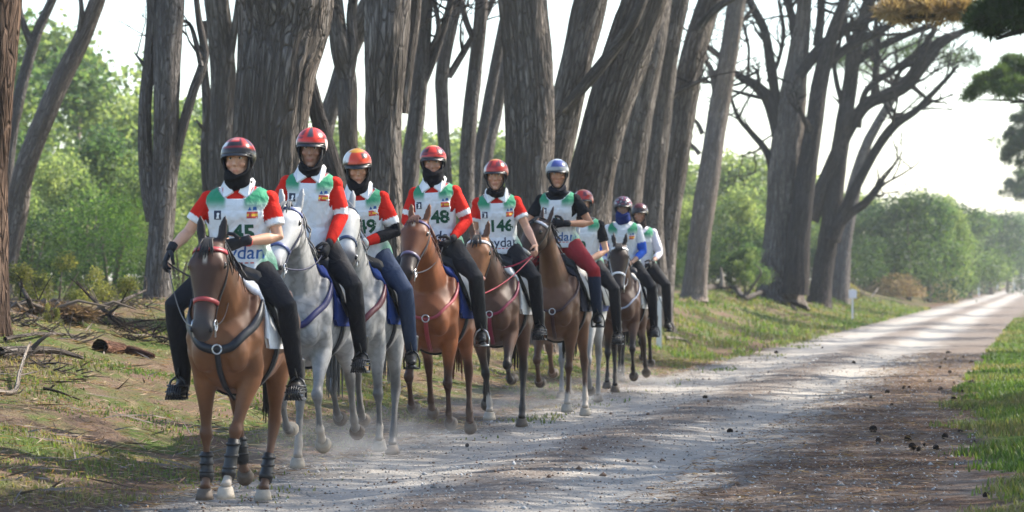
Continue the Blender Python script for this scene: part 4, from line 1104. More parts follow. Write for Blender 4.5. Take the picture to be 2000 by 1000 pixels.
def build_rider(h, sp):
    hs = h.sp; vox = sp.get('vox', .009)
    sc = sp.get('scale', 1.0)
    O = V((sp.get('hx', -.02), sp.get('hy', 0), sp.get('hz', 1.56)))      # hips, in the horse's own frame
    lean, tilt, tw = R(sp.get('lean', 6)), R(sp.get('tilt', 0)), R(sp.get('twist', 0))
    Mt = rotz(tw) @ roty(lean) @ rotx(tilt)
    gx, gy = sp.get('girth', 1.0), sp.get('girth', 1.0)
    def T(p): return Mt @ V(p)                      # torso frame -> rider frame
    root = empty('person', h.root.matrix_basis @ (O + h.off), h.root.rotation_euler.z, h.root.scale.x)
    root.location = V(h.root.location) + rotz(h.root.rotation_euler.z) @ ((O + h.off) * h.root.scale.x)
    tag(root, sp['label'], 'person', 'riders on horseback')
    def part(name, b, mat, par=None, smooth=True):
        return b.build(name, mat, par or root, smooth) if isinstance(b, MB) else link(name, b, mat, par or root)
    def torso(b, grow, z0=-.11, z1=.52, n=28, flare=0.):
        rs = []
        for z, a, bb, x in TOR:
            if z < z0 or z > z1: continue
            fl = flare * max(0, (.12 - z) / .2)
            rs.append([T((x * 1.0 + (bb * gx + grow + fl) * math.sin(q), (a * gy + grow + fl) * math.cos(q), z)) for q in [2 * math.pi * k / n for k in range(n)]])
        return rs
    # ---- joints
    Sh = {s: T((0, .175 * s * gy, .425)) for s in (1, -1)}
    arm = sp['arms']
    El = {s: V(arm[s][0]) for s in (1, -1)}; Wr = {s: V(arm[s][1]) for s in (1, -1)}
    hd_yaw, hd_pitch = R(sp.get('hyaw', 8)), R(sp.get('hpitch', 0))
    neckb = T((0, 0, .47)); Hc = T((.02, 0, .655)) + V((sp.get('hfw', 0.0), 0, 0))
    Mh = rotz(hd_yaw) @ roty(hd_pitch) @ rotx(R(sp.get('hroll', 0)))
    def H(p): return Hc + Mh @ V(p)
    hipj = {s: V((0, .085 * s, -.02)) for s in (1, -1)}
    Kn = {s: V(sp.get('knee', (.31, .375, -.29))) * 1.0 for s in (1, -1)}
    An = {s: V(sp.get('ankle', (.02, .385, -.76))) for s in (1, -1)}
    for s in (1, -1):
        if s in sp.get('legfix', {}): Kn[s], An[s] = V(sp['legfix'][s][0]), V(sp['legfix'][s][1])
        Kn[s].y = abs(Kn[s].y) * s; An[s].y = abs(An[s].y) * s
    Toe = {s: An[s] + V((.17, .03 * s, -.055)) for s in (1, -1)}
    # ---- body: one continuous skin
    b = MB(); rs = torso(b, 0.); b.rings(rs, T((0, 0, -.13)), T((0, 0, .53)))
    b.tube([neckb - T((0, 0, .03)), neckb.lerp(Hc, .3), Hc + Mh @ V((-.02, 0, -.05))], [.068, .056, .056], 12)
    HR = [(-.118, .030, .032, .035), (-.10, .045, .055, .022), (-.06, .060, .078, .008), (-.02, .069, .092, .0), (.03, .073, .098, -.003), (.08, .074, .098, -.008), (.12, .062, .08, -.012), (.148, .034, .045, -.012)]
    rs = [[H((x + bb * math.sin(q) * (.97 if math.sin(q) > 0 else 1.0), a * 1.07 * math.cos(q), z)) for q in [2 * math.pi * k / 16 for k in range(16)]] for z, a, bb, x in HR]
    b.rings(rs, H((.03, 0, -.125)), H((-.012, 0, .16)))
    b.tube([H((.092, 0, .035)), H((.106, 0, .005)), H((.116, 0, -.018)), H((.100, 0, -.028))], [.009, .011, .016, .012], 8)
    b.ell(H((.082, 0, .048)), (.020, .055, .013)); b.ell(H((.086, 0, -.055)), (.014, .026, .008)); b.ell(H((.084, 0, -.067)), (.014, .023, .008)); b.ell(H((.075, 0, -.098)), (.02, .025, .02))
    for s in (1, -1):
        b.ell(H((.066, .040 * s, -.012)), (.026, .026, .024)); b.ell(H((-.005, .076 * s, .0)), (.018, .010, .032))
        b.ell(Sh[s] + T((0, -.01 * s, -.012)), (.048, .046, .048))
        b.tube([Sh[s], Sh[s].lerp(El[s], .4), El[s], El[s].lerp(Wr[s], .3), El[s].lerp(Wr[s], .75), Wr[s]], [.044, .047, .038, .042, .030, (.027, .022)], 12)
        b.tube([hipj[s], hipj[s].lerp(Kn[s], .5), Kn[s], Kn[s].lerp(An[s], .3), An[s]], [.088, .076, .055, .050, .028], 12)
        b.tube([An[s] + V((-.04, 0, -.05)), An[s] + V((.05, 0, -.05)), Toe[s] + V((-.03, 0, .0))], [.022, .026, .016], 10)
    hd = {}
    for s in (1, -1):
        ar = arm[s]
        d = V(ar[2]) if len(ar) > 2 else (Wr[s] - El[s]).normalized()
        pn = V(ar[3]) if len(ar) > 3 else V((0, -s, -.3))
        u = V(ar[4]) if len(ar) > 4 else V((.2, 0, 1))
        hd[s] = (Wr[s], d, pn, u, ar[5] if len(ar) > 5 else 62)
        hand(b, *hd[s][:4], s=.97, curl=hd[s][4])
    me = remesh(b, vox * .8, 2, 'body')
    co = coords(me); sk = np.array(sp.get('skin', (.42, .22, .14))); col = np.tile(sk, (len(co), 1))
    loc = (co - np.array(Hc)) @ np.array(Mh)
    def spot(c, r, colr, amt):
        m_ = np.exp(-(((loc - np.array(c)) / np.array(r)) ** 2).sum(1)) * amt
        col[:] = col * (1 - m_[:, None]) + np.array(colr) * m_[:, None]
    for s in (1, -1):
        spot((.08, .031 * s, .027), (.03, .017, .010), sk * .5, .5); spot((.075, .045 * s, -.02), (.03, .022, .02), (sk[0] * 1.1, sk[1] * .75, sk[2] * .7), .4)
    spot((.09, 0, -.06), (.03, .026, .011), (sk[0] * .8, sk[1] * .45, sk[2] * .42), .8)
    setcol(me, np.clip(col, 0, 1)); part('body', me, M_SKIN)
    for s in (1, -1):
        b = MB(); b.ell(H((.078, .031 * s, .026)), (.012, .0145, .0085), Mh); e = part('eye', b, M_WHITE_EYE)
        b = MB(); b.ell(H((.0865, .031 * s, .026)), (.0045, .0065, .0065), Mh); part('iris', b, M_EYE, e)
        b = MB(); b.tube([H((.094, .014 * s, .050)), H((.095, .032 * s, .056)), H((.084, .052 * s, .050))], [.003, .0042, .0025], 6); part('eyebrow', b, M_BROW)
    # ---- breeches
    bc = sp.get('breech', (.012, .012, .015))
    b = MB(); rs = torso(b, .012, -.11, .12); b.rings(rs, T((0, 0, -.14)), T((0, 0, .12)))
    for s in (1, -1):
        b.tube([hipj[s] + V((-.03, 0, .02)), hipj[s].lerp(Kn[s], .35), hipj[s].lerp(Kn[s], .75), Kn[s], Kn[s].lerp(An[s], .25), Kn[s].lerp(An[s], .6), An[s] + V((0, 0, .03))], [.112, .102, .082, .070, .068, .060, .05], 14)
    me = remesh(b, .013, 3, 'breeches'); key = ('b',) + tuple(bc)
    if key not in M_KNIT: M_KNIT[key] = attr_mat('breeches_%d' % len(M_KNIT), .8, .2, 60., .5, .02, .12, fold=1.3)
    setcol(me, np.tile(np.array(bc), (len(me.vertices), 1)))
    if 'calf' in sp:
        c2 = coords(me); t = ((c2[:, 2] < Kn[1].z - .06)).astype(float)[:, None]
        setcol(me, np.tile(np.array(bc), (len(c2), 1)) * (1 - t) + np.array(sp['calf']) * t)
    part('breeches', me, M_KNIT[key])
    for s in (1, -1):
        b = MB()
        b.tube([An[s] + V((-.02, 0, .14)), An[s] + V((-.015, 0, .05)), An[s] + V((-.01, 0, -.03))], [.056, .052, .05], 12)
        b.tube([An[s] + V((-.065, 0, -.055)), An[s] + V((-.01, 0, -.045)), An[s] + V((.06, 0, -.05)), An[s] + V((.13, .02 * s, -.06)), Toe[s] + V((.02, 0, -.01))], [(.034, .036), (.042, .046), (.044, .04), (.045, .03), (.03, .02)], 12)
        me = remesh(b, .010, 2, 'boot'); bt = part('boot', me, M_BOOT)
        b = MB(); b.tube([An[s] + V((-.075, 0, -.098)), An[s] + V((.04, .005 * s, -.098)), An[s] + V((.12, .02 * s, -.098)), Toe[s] + V((.025, 0, -.043))], [(.032, .010), (.036, .010), (.043, .010), (.028, .010)], 10)
        part('sole', b, M_BLACKP, bt)
    # ---- stirrups hang from the saddle
    hoff = O
    for s in (1, -1):
        f = An[s] + hoff + V((.085, .015 * s, -.115))
        b = MB(); b.box(f, (.045, .062, .008))
        for q in (-1, 1):
            b.tube([f + V((0, .062 * q, 0)), f + V((-.0, .064 * q, .06)), f + V((0, .045 * q, .115)), f + V((0, .012 * q, .14))], [.008] * 4, 6, side=(1, 0, 0))
        if sp.get('cage', True):                     # the basket in front of the toe
            for k in range(7):
                t = -1 + 2 * k / 6
                b.tube([f + V((.02, .064 * t, -.004)), f + V((.12, .055 * t, -.004)), f + V((.155 - .02 * t * t, .042 * t, .035)), f + V((.10, .045 * t, .085 - .02 * t * t)), f + V((.01, .06 * t, .085 - .02 * t * t))], [.0065] * 5, 5, side=(0, 1, 0))
            for zz, xx in ((.0, .125), (.045, .15), (.085, .09)):
                b.tube([f + V((.01, -.064, zz)), f + V((xx * .75, -.056, zz)), f + V((xx, 0, zz)), f + V((xx * .75, .056, zz)), f + V((.01, .064, zz))], [.0065] * 5, 5, side=(0, 0, 1))
        st = h.part('stirrup', b, sp.get('stirmat', M_BLACKP))
        b = MB(); ribbon(b, [f + V((0, 0, .135)), V((.09, .355 * s, 1.18)), V((.05, .27 * s, 1.38))], .03, .004, None, nrm=(0, s, 0))
        h.part('stirrup_leather', b, leather((.02, .018, .016)), st)
        h.stir = True
    # ---- shirt
    b = MB(); rs = torso(b, .004, -.06, .505); b.rings(rs, T((0, 0, -.06)), T((0, 0, .515)))
    for s in (1, -1):
        fr = sp['sleeve'][s] if isinstance(sp['sleeve'], dict) else sp['sleeve']
        U = (El[s] - Sh[s]).length; Lw = (Wr[s] - El[s]).length; end = fr
        P, Rr = [Sh[s] + T((0, -.005 * s, -.015))], [.05]
        for f, r in ((.10, .060), (.35, .066), (.7, .068)):
            if f < end: P.append(Sh[s].lerp(El[s], f)); Rr.append(r)
        if end <= 1: P.append(Sh[s].lerp(El[s], end)); Rr.append(.066)
        else:
            P.append(El[s]); Rr.append(.054); P.append(El[s].lerp(Wr[s], (end - 1) * .5)); Rr.append(.050); P.append(El[s].lerp(Wr[s], end - 1)); Rr.append(.036)
        b.tube(P, Rr, 14, cap=.05)
        b.ell(Sh[s] + T((0, .012 * s, -.012)), (.064, .060, .062))
    me = remesh(b, vox, 2, 'shirt'); co = coords(me); col = np.tile(np.array(sp.get('shirt', (.56, .02, .015))), (len(co), 1))
    for s in (1, -1):
        a_, b_ = np.array(Sh[s]), np.array(El[s]); w_ = np.array(Wr[s])
        t1 = ((co - a_) @ (b_ - a_)) / ((b_ - a_) @ (b_ - a_)); d1 = np.linalg.norm(co - (a_ + np.clip(t1, 0, 1)[:, None] * (b_ - a_)), axis=1)
        t2 = ((co - b_) @ (w_ - b_)) / ((w_ - b_) @ (w_ - b_)); d2 = np.linalg.norm(co - (b_ + np.clip(t2, 0, 1)[:, None] * (w_ - b_)), axis=1)
        u = np.where((d2 < d1) & (t2 > 0), 1 + np.clip(t2, 0, 2), np.clip(t1, -1, 1)); near = np.minimum(d1, d2) < .12
        near &= (co[:, 1] * s > 0.02) | (u > .6)
        bands = sp['bands'][s] if isinstance(sp['bands'], dict) else sp['bands']
        for lo, hi, c_ in bands:
            k = near & (u >= lo) & (u < hi); col[k] = c_
    setcol(me, col); part('shirt', me, M_SHIRT)
    if sp.get('collar', True):
        for s in (1, -1):
            b = MB(); q = [T((.098, .014 * s, .462)), T((.118, .078 * s, .418)), T((.07, .112 * s, .475)), T((-.03, .102 * s, .525)), T((-.02, .086 * s, .55)), T((.045, .084 * s, .545)), T((.092, .040 * s, .505))]
            up_ = [p + T((.012, .006 * s, .008)) for p in q]
            nq = len(q)
            b.add(q + up_, [tuple(range(nq)), tuple(range(2 * nq - 1, nq - 1, -1))] + [(i, (i + 1) % nq, nq + (i + 1) % nq, nq + i) for i in range(nq)])
            part('collar', b, sp.get('collarmat', M_COLLAR), smooth=False)
    # ---- bib
    nz, nr_ = 84, 128; vs, fs, cs = [], [], []
    zs = np.array([t[0] for t in TOR]); ta = np.array([t[1] for t in TOR]); tb = np.array([t[2] for t in TOR]); tx = np.array([t[3] for t in TOR])
    z0 = sp.get('hem', -.055); keep = []
    white, green = np.array(sp.get('bibw', (.66, .67, .69))), np.array((.03, .23, .12))
    for i in range(nz + 1):
        z = z0 + (.508 - z0) * i / nz
        for k in range(nr_):
            q = 2 * math.pi * k / nr_
            fl = .045 * max(0, (.10 - z) / .15)
            a_, b_, x_ = np.interp(z, zs, ta) * gy, np.interp(z, zs, tb) * gx, np.interp(z, zs, tx)
            if z < .05: a_, b_ = max(a_, .165 * gy), max(b_, .118 * gx)
            w = (.010 * noise.noise(V((q * 2.2, z * 7, hs['seed'] * 3.1))) + .007 * (1 - 2 * abs(noise.noise(V((q * 3 + z * 6, z * 10 - q * 2, hs['seed'])))))) * (1 if z < .34 else .25)
            g = .019 + fl + w + .006 * float(sstep(.36, .44, z))
            y = (a_ + g) * math.cos(q); x = x_ + (b_ + g) * math.sin(q)
            vs.append(T((x, y, z)))
            front = math.sin(q) > 0
            r = math.hypot(y, x * 1.0)
            scoop = .425 + 9. * max(0, abs(y) - .035) ** 2 if front else .50
            ok = z < scoop and not (abs(y) > (.166 + .022 * float(sstep(.34, .40, z))) * gy and z > .20 + .1 * (1 - abs(math.sin(q))) and z < .45)
            keep.append(ok)
            edge = (z > scoop - .012) or (abs(y) > (.163 + .022 * float(sstep(.34, .40, z))) * gy and z > .22 and z < .455)
            gm = float(sstep(.32, .42, z)) * float(sstep(.05, .075, abs(y))) + .85 * float(sstep(.13, .18, abs(y))) * float(sstep(.20, -.02, z)) * sp.get('gside', 1.)
            c = white * (1 - min(1, gm)) + green * min(1, gm)
            if edge: c = white
            cs.append(c)
    for i in range(nz):
        for k in range(nr_):
            A, B = i * nr_ + k, i * nr_ + (k + 1) % nr_
            if all(keep[j] for j in (A, B, A + nr_, B + nr_)): fs.append((A, B, B + nr_, A + nr_))
    b = MB(); b.add(vs, fs); me = b.mesh('bib'); setcol(me, np.array(cs))
    import bmesh
    bm = bmesh.new(); bm.from_mesh(me); bmesh.ops.delete(bm, geom=[v for v in bm.verts if not v.link_faces], context='VERTS'); bmesh.ops.recalc_face_normals(bm, faces=bm.faces[:]); bm.to_mesh(me); bm.free()
    bib = part('bib', me, M_BIB); bbv = bvh_of(me)
    sm = bib.modifiers.new('t', 'SOLIDIFY'); sm.thickness = .005; sm.offset = 0
    def fr(y0, z0_, sy=1., sz=1., shear=0.):
        def f(u, v): return T((.5, y0 + u * sy + v * shear, z0_ + v * sz)), T((-1, 0, 0))
        return f
    if sp.get('num'):
        nm = text_mesh(sp['num'], .150, .0055); press_on('bib_number', nm, bbv, fr(sp.get('numy', 0.), sp.get('numz', .185)), .005, M_GREEN_INK, bib)
    if sp.get('word'):
        press_on('bib_word', text_mesh('meydan', .125, .001), bbv, fr(0., sp.get('wordz', .055)), .005, sp.get('wordmat', M_BLUE_INK), bib)
        press_on('bib_small_print', [[(-.14 + k * .035, -.004), (-.117 + k * .035, -.004), (-.117 + k * .035, .004), (-.14 + k * .035, .004)] for k in range(8)], bbv, fr(0., .0), .005, M_RED_INK, bib)
    if sp.get('badges', True):
        bx = sp.get('badgez', .315)
        pt = press_on('bib_emblem', [[(-.026, -.03), (.026, -.03), (.026, .03), (-.026, .03)]], bbv, fr(-.115, bx, 1, 1), .005, M_DARK_INK, bib)
        press_on('emblem_figure', [[(-.012, -.024), (.014, -.024), (.010, -.004), (.016, .010), (.004, .018), (-.006, .008), (-.002, -.006)]], bbv, fr(-.115, bx), .007, M_WHITE_INK, pt)
        if sp.get('flag', True):
            for zz, hh, mt, nm in ((.018, .007, M_RED_INK, 'flag_red_band'), (.003, .009, M_YEL_INK, 'flag_yellow_band'), (-.012, .007, M_RED_INK, 'flag_red_band')):
                press_on(nm, [[(-.034, zz - hh), (.034, zz - hh), (.034, zz + hh), (-.034, zz + hh)]], bbv, fr(.118, bx - .003), .005, mt, bib)
            press_on('flag_badge', [[(-.022, -.008), (-.006, -.012), (-.006, .008), (-.018, .012)]], bbv, fr(.118, bx - .001), .0065, M_RED_INK, bib)
            press_on('blue_mark', [[(-.028, -.012), (-.004, -.012), (-.016, .014)], [(.002, -.010), (.028, -.010), (.024, .012), (.006, .012)]], bbv, fr(.118, bx + .042), .005, M_BLUE_INK, bib)
    # ---- neck gaiter
    if sp.get('gaiter') is not None:
        top = sp.get('gtop', -.085); rs = []
        b = MB(); nl = 12
        for i in range(nl + 1):
            f = i / nl
            zc = neckb + T((.01, 0, -.005)); tp = H((.015, 0, top))
            c = zc.lerp(tp, f); r1 = .082 + (.081 - .082) * f + .012 * math.sin(f * math.pi); r2 = .078 + (.094 - .078) * f + .02 * math.sin(f * 3.0)
            rs.append([c + Mh @ V((r2 * math.sin(q) * (1 + .05 * math.sin(f * 15 + q * 2)) + .012 * f, r1 * math.cos(q) * (1 + .05 * math.sin(f * 13 + 2 + q * 3)), .012 * math.sin(q * 2 + f * 9) + (-.028 * f if math.sin(q) > 0 else .03 * f) * abs(math.sin(q)) + (.0 if top < -.08 else .02 * f * abs(math.cos(q))))) for q in [2 * math.pi * k / 26 for k in range(26)]])
        b.rings(rs, None, rs[-1][0].lerp(rs[-1][13], .5) - V((0, 0, .03)))
        k_ = ('g',) + tuple(sp['gaiter'])
        if k_ not in M_KNIT: M_KNIT[k_] = plain('knit_%d' % len(M_KNIT), sp['gaiter'], .9, .1, 0, .3, 50, .6, .01)
        part('neck_gaiter', b, M_KNIT[k_])
    # ---- helmet
    b = MB(); nu, nv = 40, 16; rs, cs = [], []
    hc = (-.012, 0, .052)
    for j in range(nv):
        ph = j / (nv - 1)
        r = []
        for k in range(nu):
            q = 2 * math.pi * k / nu; sx, cy = math.cos(q), math.sin(q)          # q = 0 front
            zlow = .008 if sx > .55 else .008 - .085 * float(sstep(.55, .1, sx)) * (1 if sx > -.9 else .8)
            zl = zlow - hc[2] * 0 
            el_ = math.asin(max(-.95, min(1, (zl - .01) / .132)))
            e = el_ + (math.pi / 2 - el_) * ph * .985
            x = hc[0] + .137 * math.cos(e) * sx * (1.0 if e > 0 else 1.0); y = .117 * math.cos(e) * cy; z = hc[2] + .122 * math.sin(e)
            r.append(H((x, y, z)))
            tv = (math.sin(e), q)
            cs.append(sp['helm'](e, (q + math.pi) % (2 * math.pi) - math.pi))
        rs.append(r)
    top_ = H((hc[0], 0, hc[2] + .1225))
    vs = [p for r in rs for p in r] + [top_]; cs.append(sp['helm'](math.pi / 2, 0.))
    fs = [(j * nu + k, j * nu + (k + 1) % nu, (j + 1) * nu + (k + 1) % nu, (j + 1) * nu + k) for j in range(nv - 1) for k in range(nu)] + [((nv - 1) * nu + k, (nv - 1) * nu + (k + 1) % nu, nv * nu) for k in range(nu)]
    b.add(vs, fs); me = b.mesh('helmet'); setcol(me, np.array(cs)); hm = part('helmet', me, M_HELM)
    sm = hm.modifiers.new('t', 'SOLIDIFY'); sm.thickness = .016; sm.offset = -1
    b = MB(); b.tube([rs[0][k] + Mh @ V((0, 0, -.002)) for k in range(nu)] + [rs[0][0]], [.008] * (nu + 1), 6); part('rim', b, M_BLACKP, hm)
    b = MB(); q_ = [rs[0][k] for k in (-7, -5, -3, -1, 1, 3, 5, 7)]
    out = [p + Mh @ V((.035 - .02 * abs(i - 3.5) / 3.5, 0, -.012)) for i, p in enumerate(q_)]
    b.add([p + Mh @ V((0, 0, .006)) for p in q_] + out + [p + Mh @ V((0, 0, -.004)) for p in q_] + [p + Mh @ V((0, 0, -.004)) for p in out],
          [(i, i + 1, 9 + i, 8 + i) for i in range(7)] + [(16 + i, 24 + i, 25 + i, 17 + i) for i in range(7)] + [(8 + i, 9 + i, 25 + i, 24 + i) for i in range(7)])
    part('visor', b, sp.get('visor', M_BLACKP), hm)
    b = MB()
    wide = sp.get('harness', .020)
    for s in (1, -1):
        b.tube([H((.035, .086 * s, .03)), H((.048, .082 * s, -.03)), H((.055, .066 * s, -.075)), H((.06, .03 * s, -.118)), H((.065, 0, -.124))], [(wide, .008), (wide, .008), (wide * .9, .008), (.012, .006), (.012, .006)], 8, side=Mh @ V((1, 0, 0)))
        b.tube([H((-.05, .090 * s, .03)), H((-.01, .084 * s, -.03)), H((.05, .066 * s, -.08))], [(wide, .008), (wide * .8, .008), (.012, .006)], 8, side=Mh @ V((1, 0, 0)))
    part('chin_strap', b, M_GLOVE, hm)
    # ---- gloves, watch, hair
    for s in (1, -1):
        if sp.get('gloves', {1: 1, -1: 1}).get(s):
            b = MB(); W, d, pn, u, cl = hd[s]; hand(b, W, d, pn, u, s=1.10, curl=cl)
            b.tube([W - d.normalized() * .05, W + d.normalized() * .01], [(.036, .032), (.034, .028)], 10, side=u)
            part('glove', b, M_GLOVE)
    for s, f0, f1, c_ in sp.get('wrist', ()):
        b = MB(); b.tube([El[s].lerp(Wr[s], f0), El[s].lerp(Wr[s], f1)], [.038, .034], 12, cap=.05); part('wristband', b, plain('band_%02x%02x%02x' % tuple(int(255 * x) for x in c_), c_, .7))
    # ---- reins: from the bit to the hands
    inv = lambda p: p + O
    b = MB(); rw = sp.get('rein', .014)
    for s in (1, -1):
        W, d, pn, u, cl = hd[s]; hp_ = inv(W + d.normalized() * .085 + pn.normalized() * .02); bt_ = h.bit[s]
        mid = bt_.lerp(hp_, .5) + V((0, .06 * s if abs(hp_.y) < .2 else 0, -sp.get('sag', .10)))
        b.tube(bez(bt_, mid, hp_, 14), [(rw * .5, .003)] * 15, 6, side=(0, .3, 1))
    b.tube(bez(inv(Wr[1] + hd[1][1].normalized() * .085), V((.42, 0, 1.30)), inv(Wr[-1] + hd[-1][1].normalized() * .085), 10), [(rw * .5, .003)] * 11, 6, side=(0, .3, 1))
    h.part('reins', b, leather(sp.get('reincol', hs['tack'])))
    h.T, h.H, h.O_, h.hd = T, H, O, hd
    return root
# ------------------------------------------------------------------ the file of horses and riders
BAY, DBAY, CHEST, GREY = (.20, .085, .035), (.10, .045, .025), (.27, .095, .03), (.50, .49, .49)
BLK = (.012, .010, .009)
H1 = dict(label='bay horse with red browband and one white front sock, leading the file', px=445, d=19.7, seed=1, scale=1.0, vox=.013, coat=(0.15, 0.062, 0.026), face=(0.0527, 0.0223, 0.0136), muzzle=(.045, .035, .032), ear=(.02, .012, .01), blaze=(.10, .16, .012), legcol=(0.0930, 0.0403, 0.0186), legamt=.8,
          boots={'FR': .45, 'FL': .2, 'HL': .6, 'HR': .6}, socks={'FL': .8}, palehoof=('FL', 'HL'), mane=BLK, tack=(.02, .016, .014), brow=(.28, .02, .03), nose=(.36, .05, .05), breast=(.014, .015, .02), bw=.055, pad=(.74, .74, .75), padz=1.0, neck=29, nyaw=3, pitch=20, hyaw=-4, ears=.18,
          legs=dict(FR=(-5, -3, 34), FL=(18, 6, 30, -.2), HL=(-22, 20, 36, -.12), HR=(-48, -18, -24, -.04)))
H2 = dict(label='light grey horse with dark muzzle and blue bridle behind the leading rider', px=586, d=22.55, seed=2, scale=1.03, coat=(0.25, 0.248, 0.25), dapple=.95, face=(.47, .46, .45), muzzle=(.10, .085, .085), muz0=.45, ear=(.33, .33, .33), legcol=(0.1240, 0.1147, 0.1054), legamt=.75, socks={'FL': .85, 'HR': .8}, palehoof=('FL', 'HR', 'FR'), mane=(.10, .10, .10),
          tack=(.03, .03, .06), brow=(.06, .08, .20), breast=(0.02, 0.02, 0.09), pad=(0.015, 0.028, 0.12), saddle=(.02, .02, .025), neck=44, nyaw=3, pitch=44, hyaw=-6, ears=.45, lift=.03,
          legs=dict(FL=(33, -20, -40, .02), FR=(-12, -44, -74), HL=(-50, -28, -48), HR=(-16, 20, 28, -.04)))
H3 = dict(label='grey horse half hidden behind the white-bibbed riders, third in the file', px=696, d=24.9, seed=3, scale=1.04, coat=(0.24, 0.238, 0.235), dapple=.8, face=(.40, .395, .385), muzzle=(.10, .09, .085), muz0=.44, ear=(.30, .30, .30), legcol=(0.0806, 0.0744, 0.0713), legamt=.8, socks={'FL': .9}, palehoof=('FL',), mane=(.16, .16, .16),
          tack=(.02, .02, .025), brow=(.02, .04, .10), breast=(.09, .012, .02), pad=(0.018, 0.04, 0.15), neck=53, nyaw=-3, pitch=48, hyaw=14, ears=.4, lift=.0,
          legs=dict(FL=(-8, -10, 15, .02), FR=(32, -42, -62), HL=(-16, 20, 30), HR=(-50, -30, -50)))
H4 = dict(label='bright chestnut horse with small white star and dark muzzle, fourth in the file', px=842, d=27.1, seed=4, scale=1.05, coat=(0.2, 0.062, 0.02), face=(0.1240, 0.0403, 0.0155), muzzle=(.03, .018, .014), muz0=.30, ear=(.14, .05, .02), blaze=(.07, .13, .016), legcol=(0.0310, 0.0124, 0.0074), legamt=.9, socks={}, mane=(.10, .035, .015),
          tack=(.02, .02, .03), brow=(.08, .06, .16), nose=(.10, .08, .14), breast=(.32, .05, .06), bw=.025, pad=(0.015, 0.028, 0.12), neck=42, nyaw=-3, pitch=42, hyaw=-8, ears=.4, lift=.05,
          legs=dict(FR=(32, -36, -64, .02), FL=(6, -20, -48, -.02), HL=(-40, 0, -20, .02), HR=(-50, -24, -40)))
H5 = dict(label='dark bay horse with orange face, white-nosed blaze and white browband, fifth in the file', px=964, d=29.7, seed=5, scale=1.06, coat=(0.085, 0.04, 0.024), face=(0.2232, 0.0930, 0.0372), muzzle=(.12, .08, .07), muz0=.50, ear=(.10, .045, .025), blaze=(.40, .66, .028), legcol=(0.0217, 0.0149, 0.0124), socks={'FR': .75}, palehoof=('FR',), mane=BLK,
          tack=(.02, .016, .014), brow=(.62, .60, .62), nose=(.45, .22, .18), breast=(.22, .02, .05), bw=.025, pad=(.62, .60, .58), neck=30, nyaw=-5, pitch=26, hyaw=-4, ears=.3,
          legs=dict(FR=(-6, 0, 32, -.18), FL=(40, -58, -84, .0), HL=(-18, 16, 28), HR=(-50, -20, -30, .06)))
H6 = dict(label='brown horse with head turned to its right, carrying the blue helmet rider', px=1085, d=32.2, seed=6, scale=1.07, coat=(0.115, 0.052, 0.026), face=(0.0434, 0.0217, 0.0136), muzzle=(.03, .022, .02), ear=(.05, .025, .015), legcol=(0.0620, 0.0279, 0.0155), legamt=.8, socks={'HL': .7, 'FL': .95}, palehoof=('HL', 'FL'), mane=BLK,
          tack=(.03, .022, .018), brow=(.50, .50, .55), nose=(.50, .46, .42), breast=(.05, .02, .02), bw=.025, pad=(.03, .03, .04), neck=50, nyaw=-9, pitch=42, hyaw=-44, ears=.4,
          legs=dict(FR=(36, -44, -70, .02), FL=(-2, 0, 26, -.06), HL=(-22, 14, 26, .06), HR=(-56, -46, -72)))
H7 = dict(label='dark bay horse with white bridle carrying the masked rider', px=1213, d=38.9, seed=7, scale=1.03, vox=.018, coat=(0.0713, 0.0322, 0.0186), face=(0.0310, 0.0161, 0.0112), muzzle=(.03, .02, .018), ear=(.025, .018, .015), legcol=(0.0217, 0.0149, 0.0124), mane=BLK,
          tack=(.60, .60, .62), brow=(.70, .70, .72), nose=(.70, .70, .72), breast=(.36, .38, .46), bw=.02, pad=(.60, .58, .54), saddle=(.02, .02, .03), neck=38, nyaw=3, pitch=26, hyaw=0, ears=.3,
          legs=dict(FR=(2, -2, 26, .03), FL=(30, -24, -46, .0), HL=(-48, -30, -46, .05), HR=(-24, 12, 22, -.05)))
H8 = dict(label='brown horse mostly hidden behind the dark bay with the white bridle, last in the file', px=1232, d=42.6, seed=8, scale=1.03, vox=.02, coat=(0.0992, 0.0496, 0.0279), face=(0.0496, 0.0248, 0.0186), muzzle=(.03, .02, .018), legcol=(0.0217, 0.0149, 0.0124), mane=BLK,
          tack=(.02, .02, .02), breast=None, pad=(.66, .64, .60), neck=46, pitch=26, legs=dict(FR=(4, 0, 30), FL=(30, -50, -70), HL=(-50, -30, -50), HR=(-24, 12, 22)))
H9 = dict(label='pale grey horse hidden behind the brown one with the turned head', px=1124, d=35.7, seed=9, scale=1.04, vox=.02, coat=(0.3680, 0.3600, 0.3520), dapple=.4, muzzle=(.12, .1, .1), legcol=(0.1860, 0.1736, 0.1674), mane=(.3, .3, .3),
          tack=(.02, .02, .02), breast=None, pad=(.03, .04, .10), neck=42, pitch=28, legs=dict(FR=(4, 0, 30), FL=(12, -26, -40), HL=(-30, 8, 20), HR=(-40, -10, 0)))

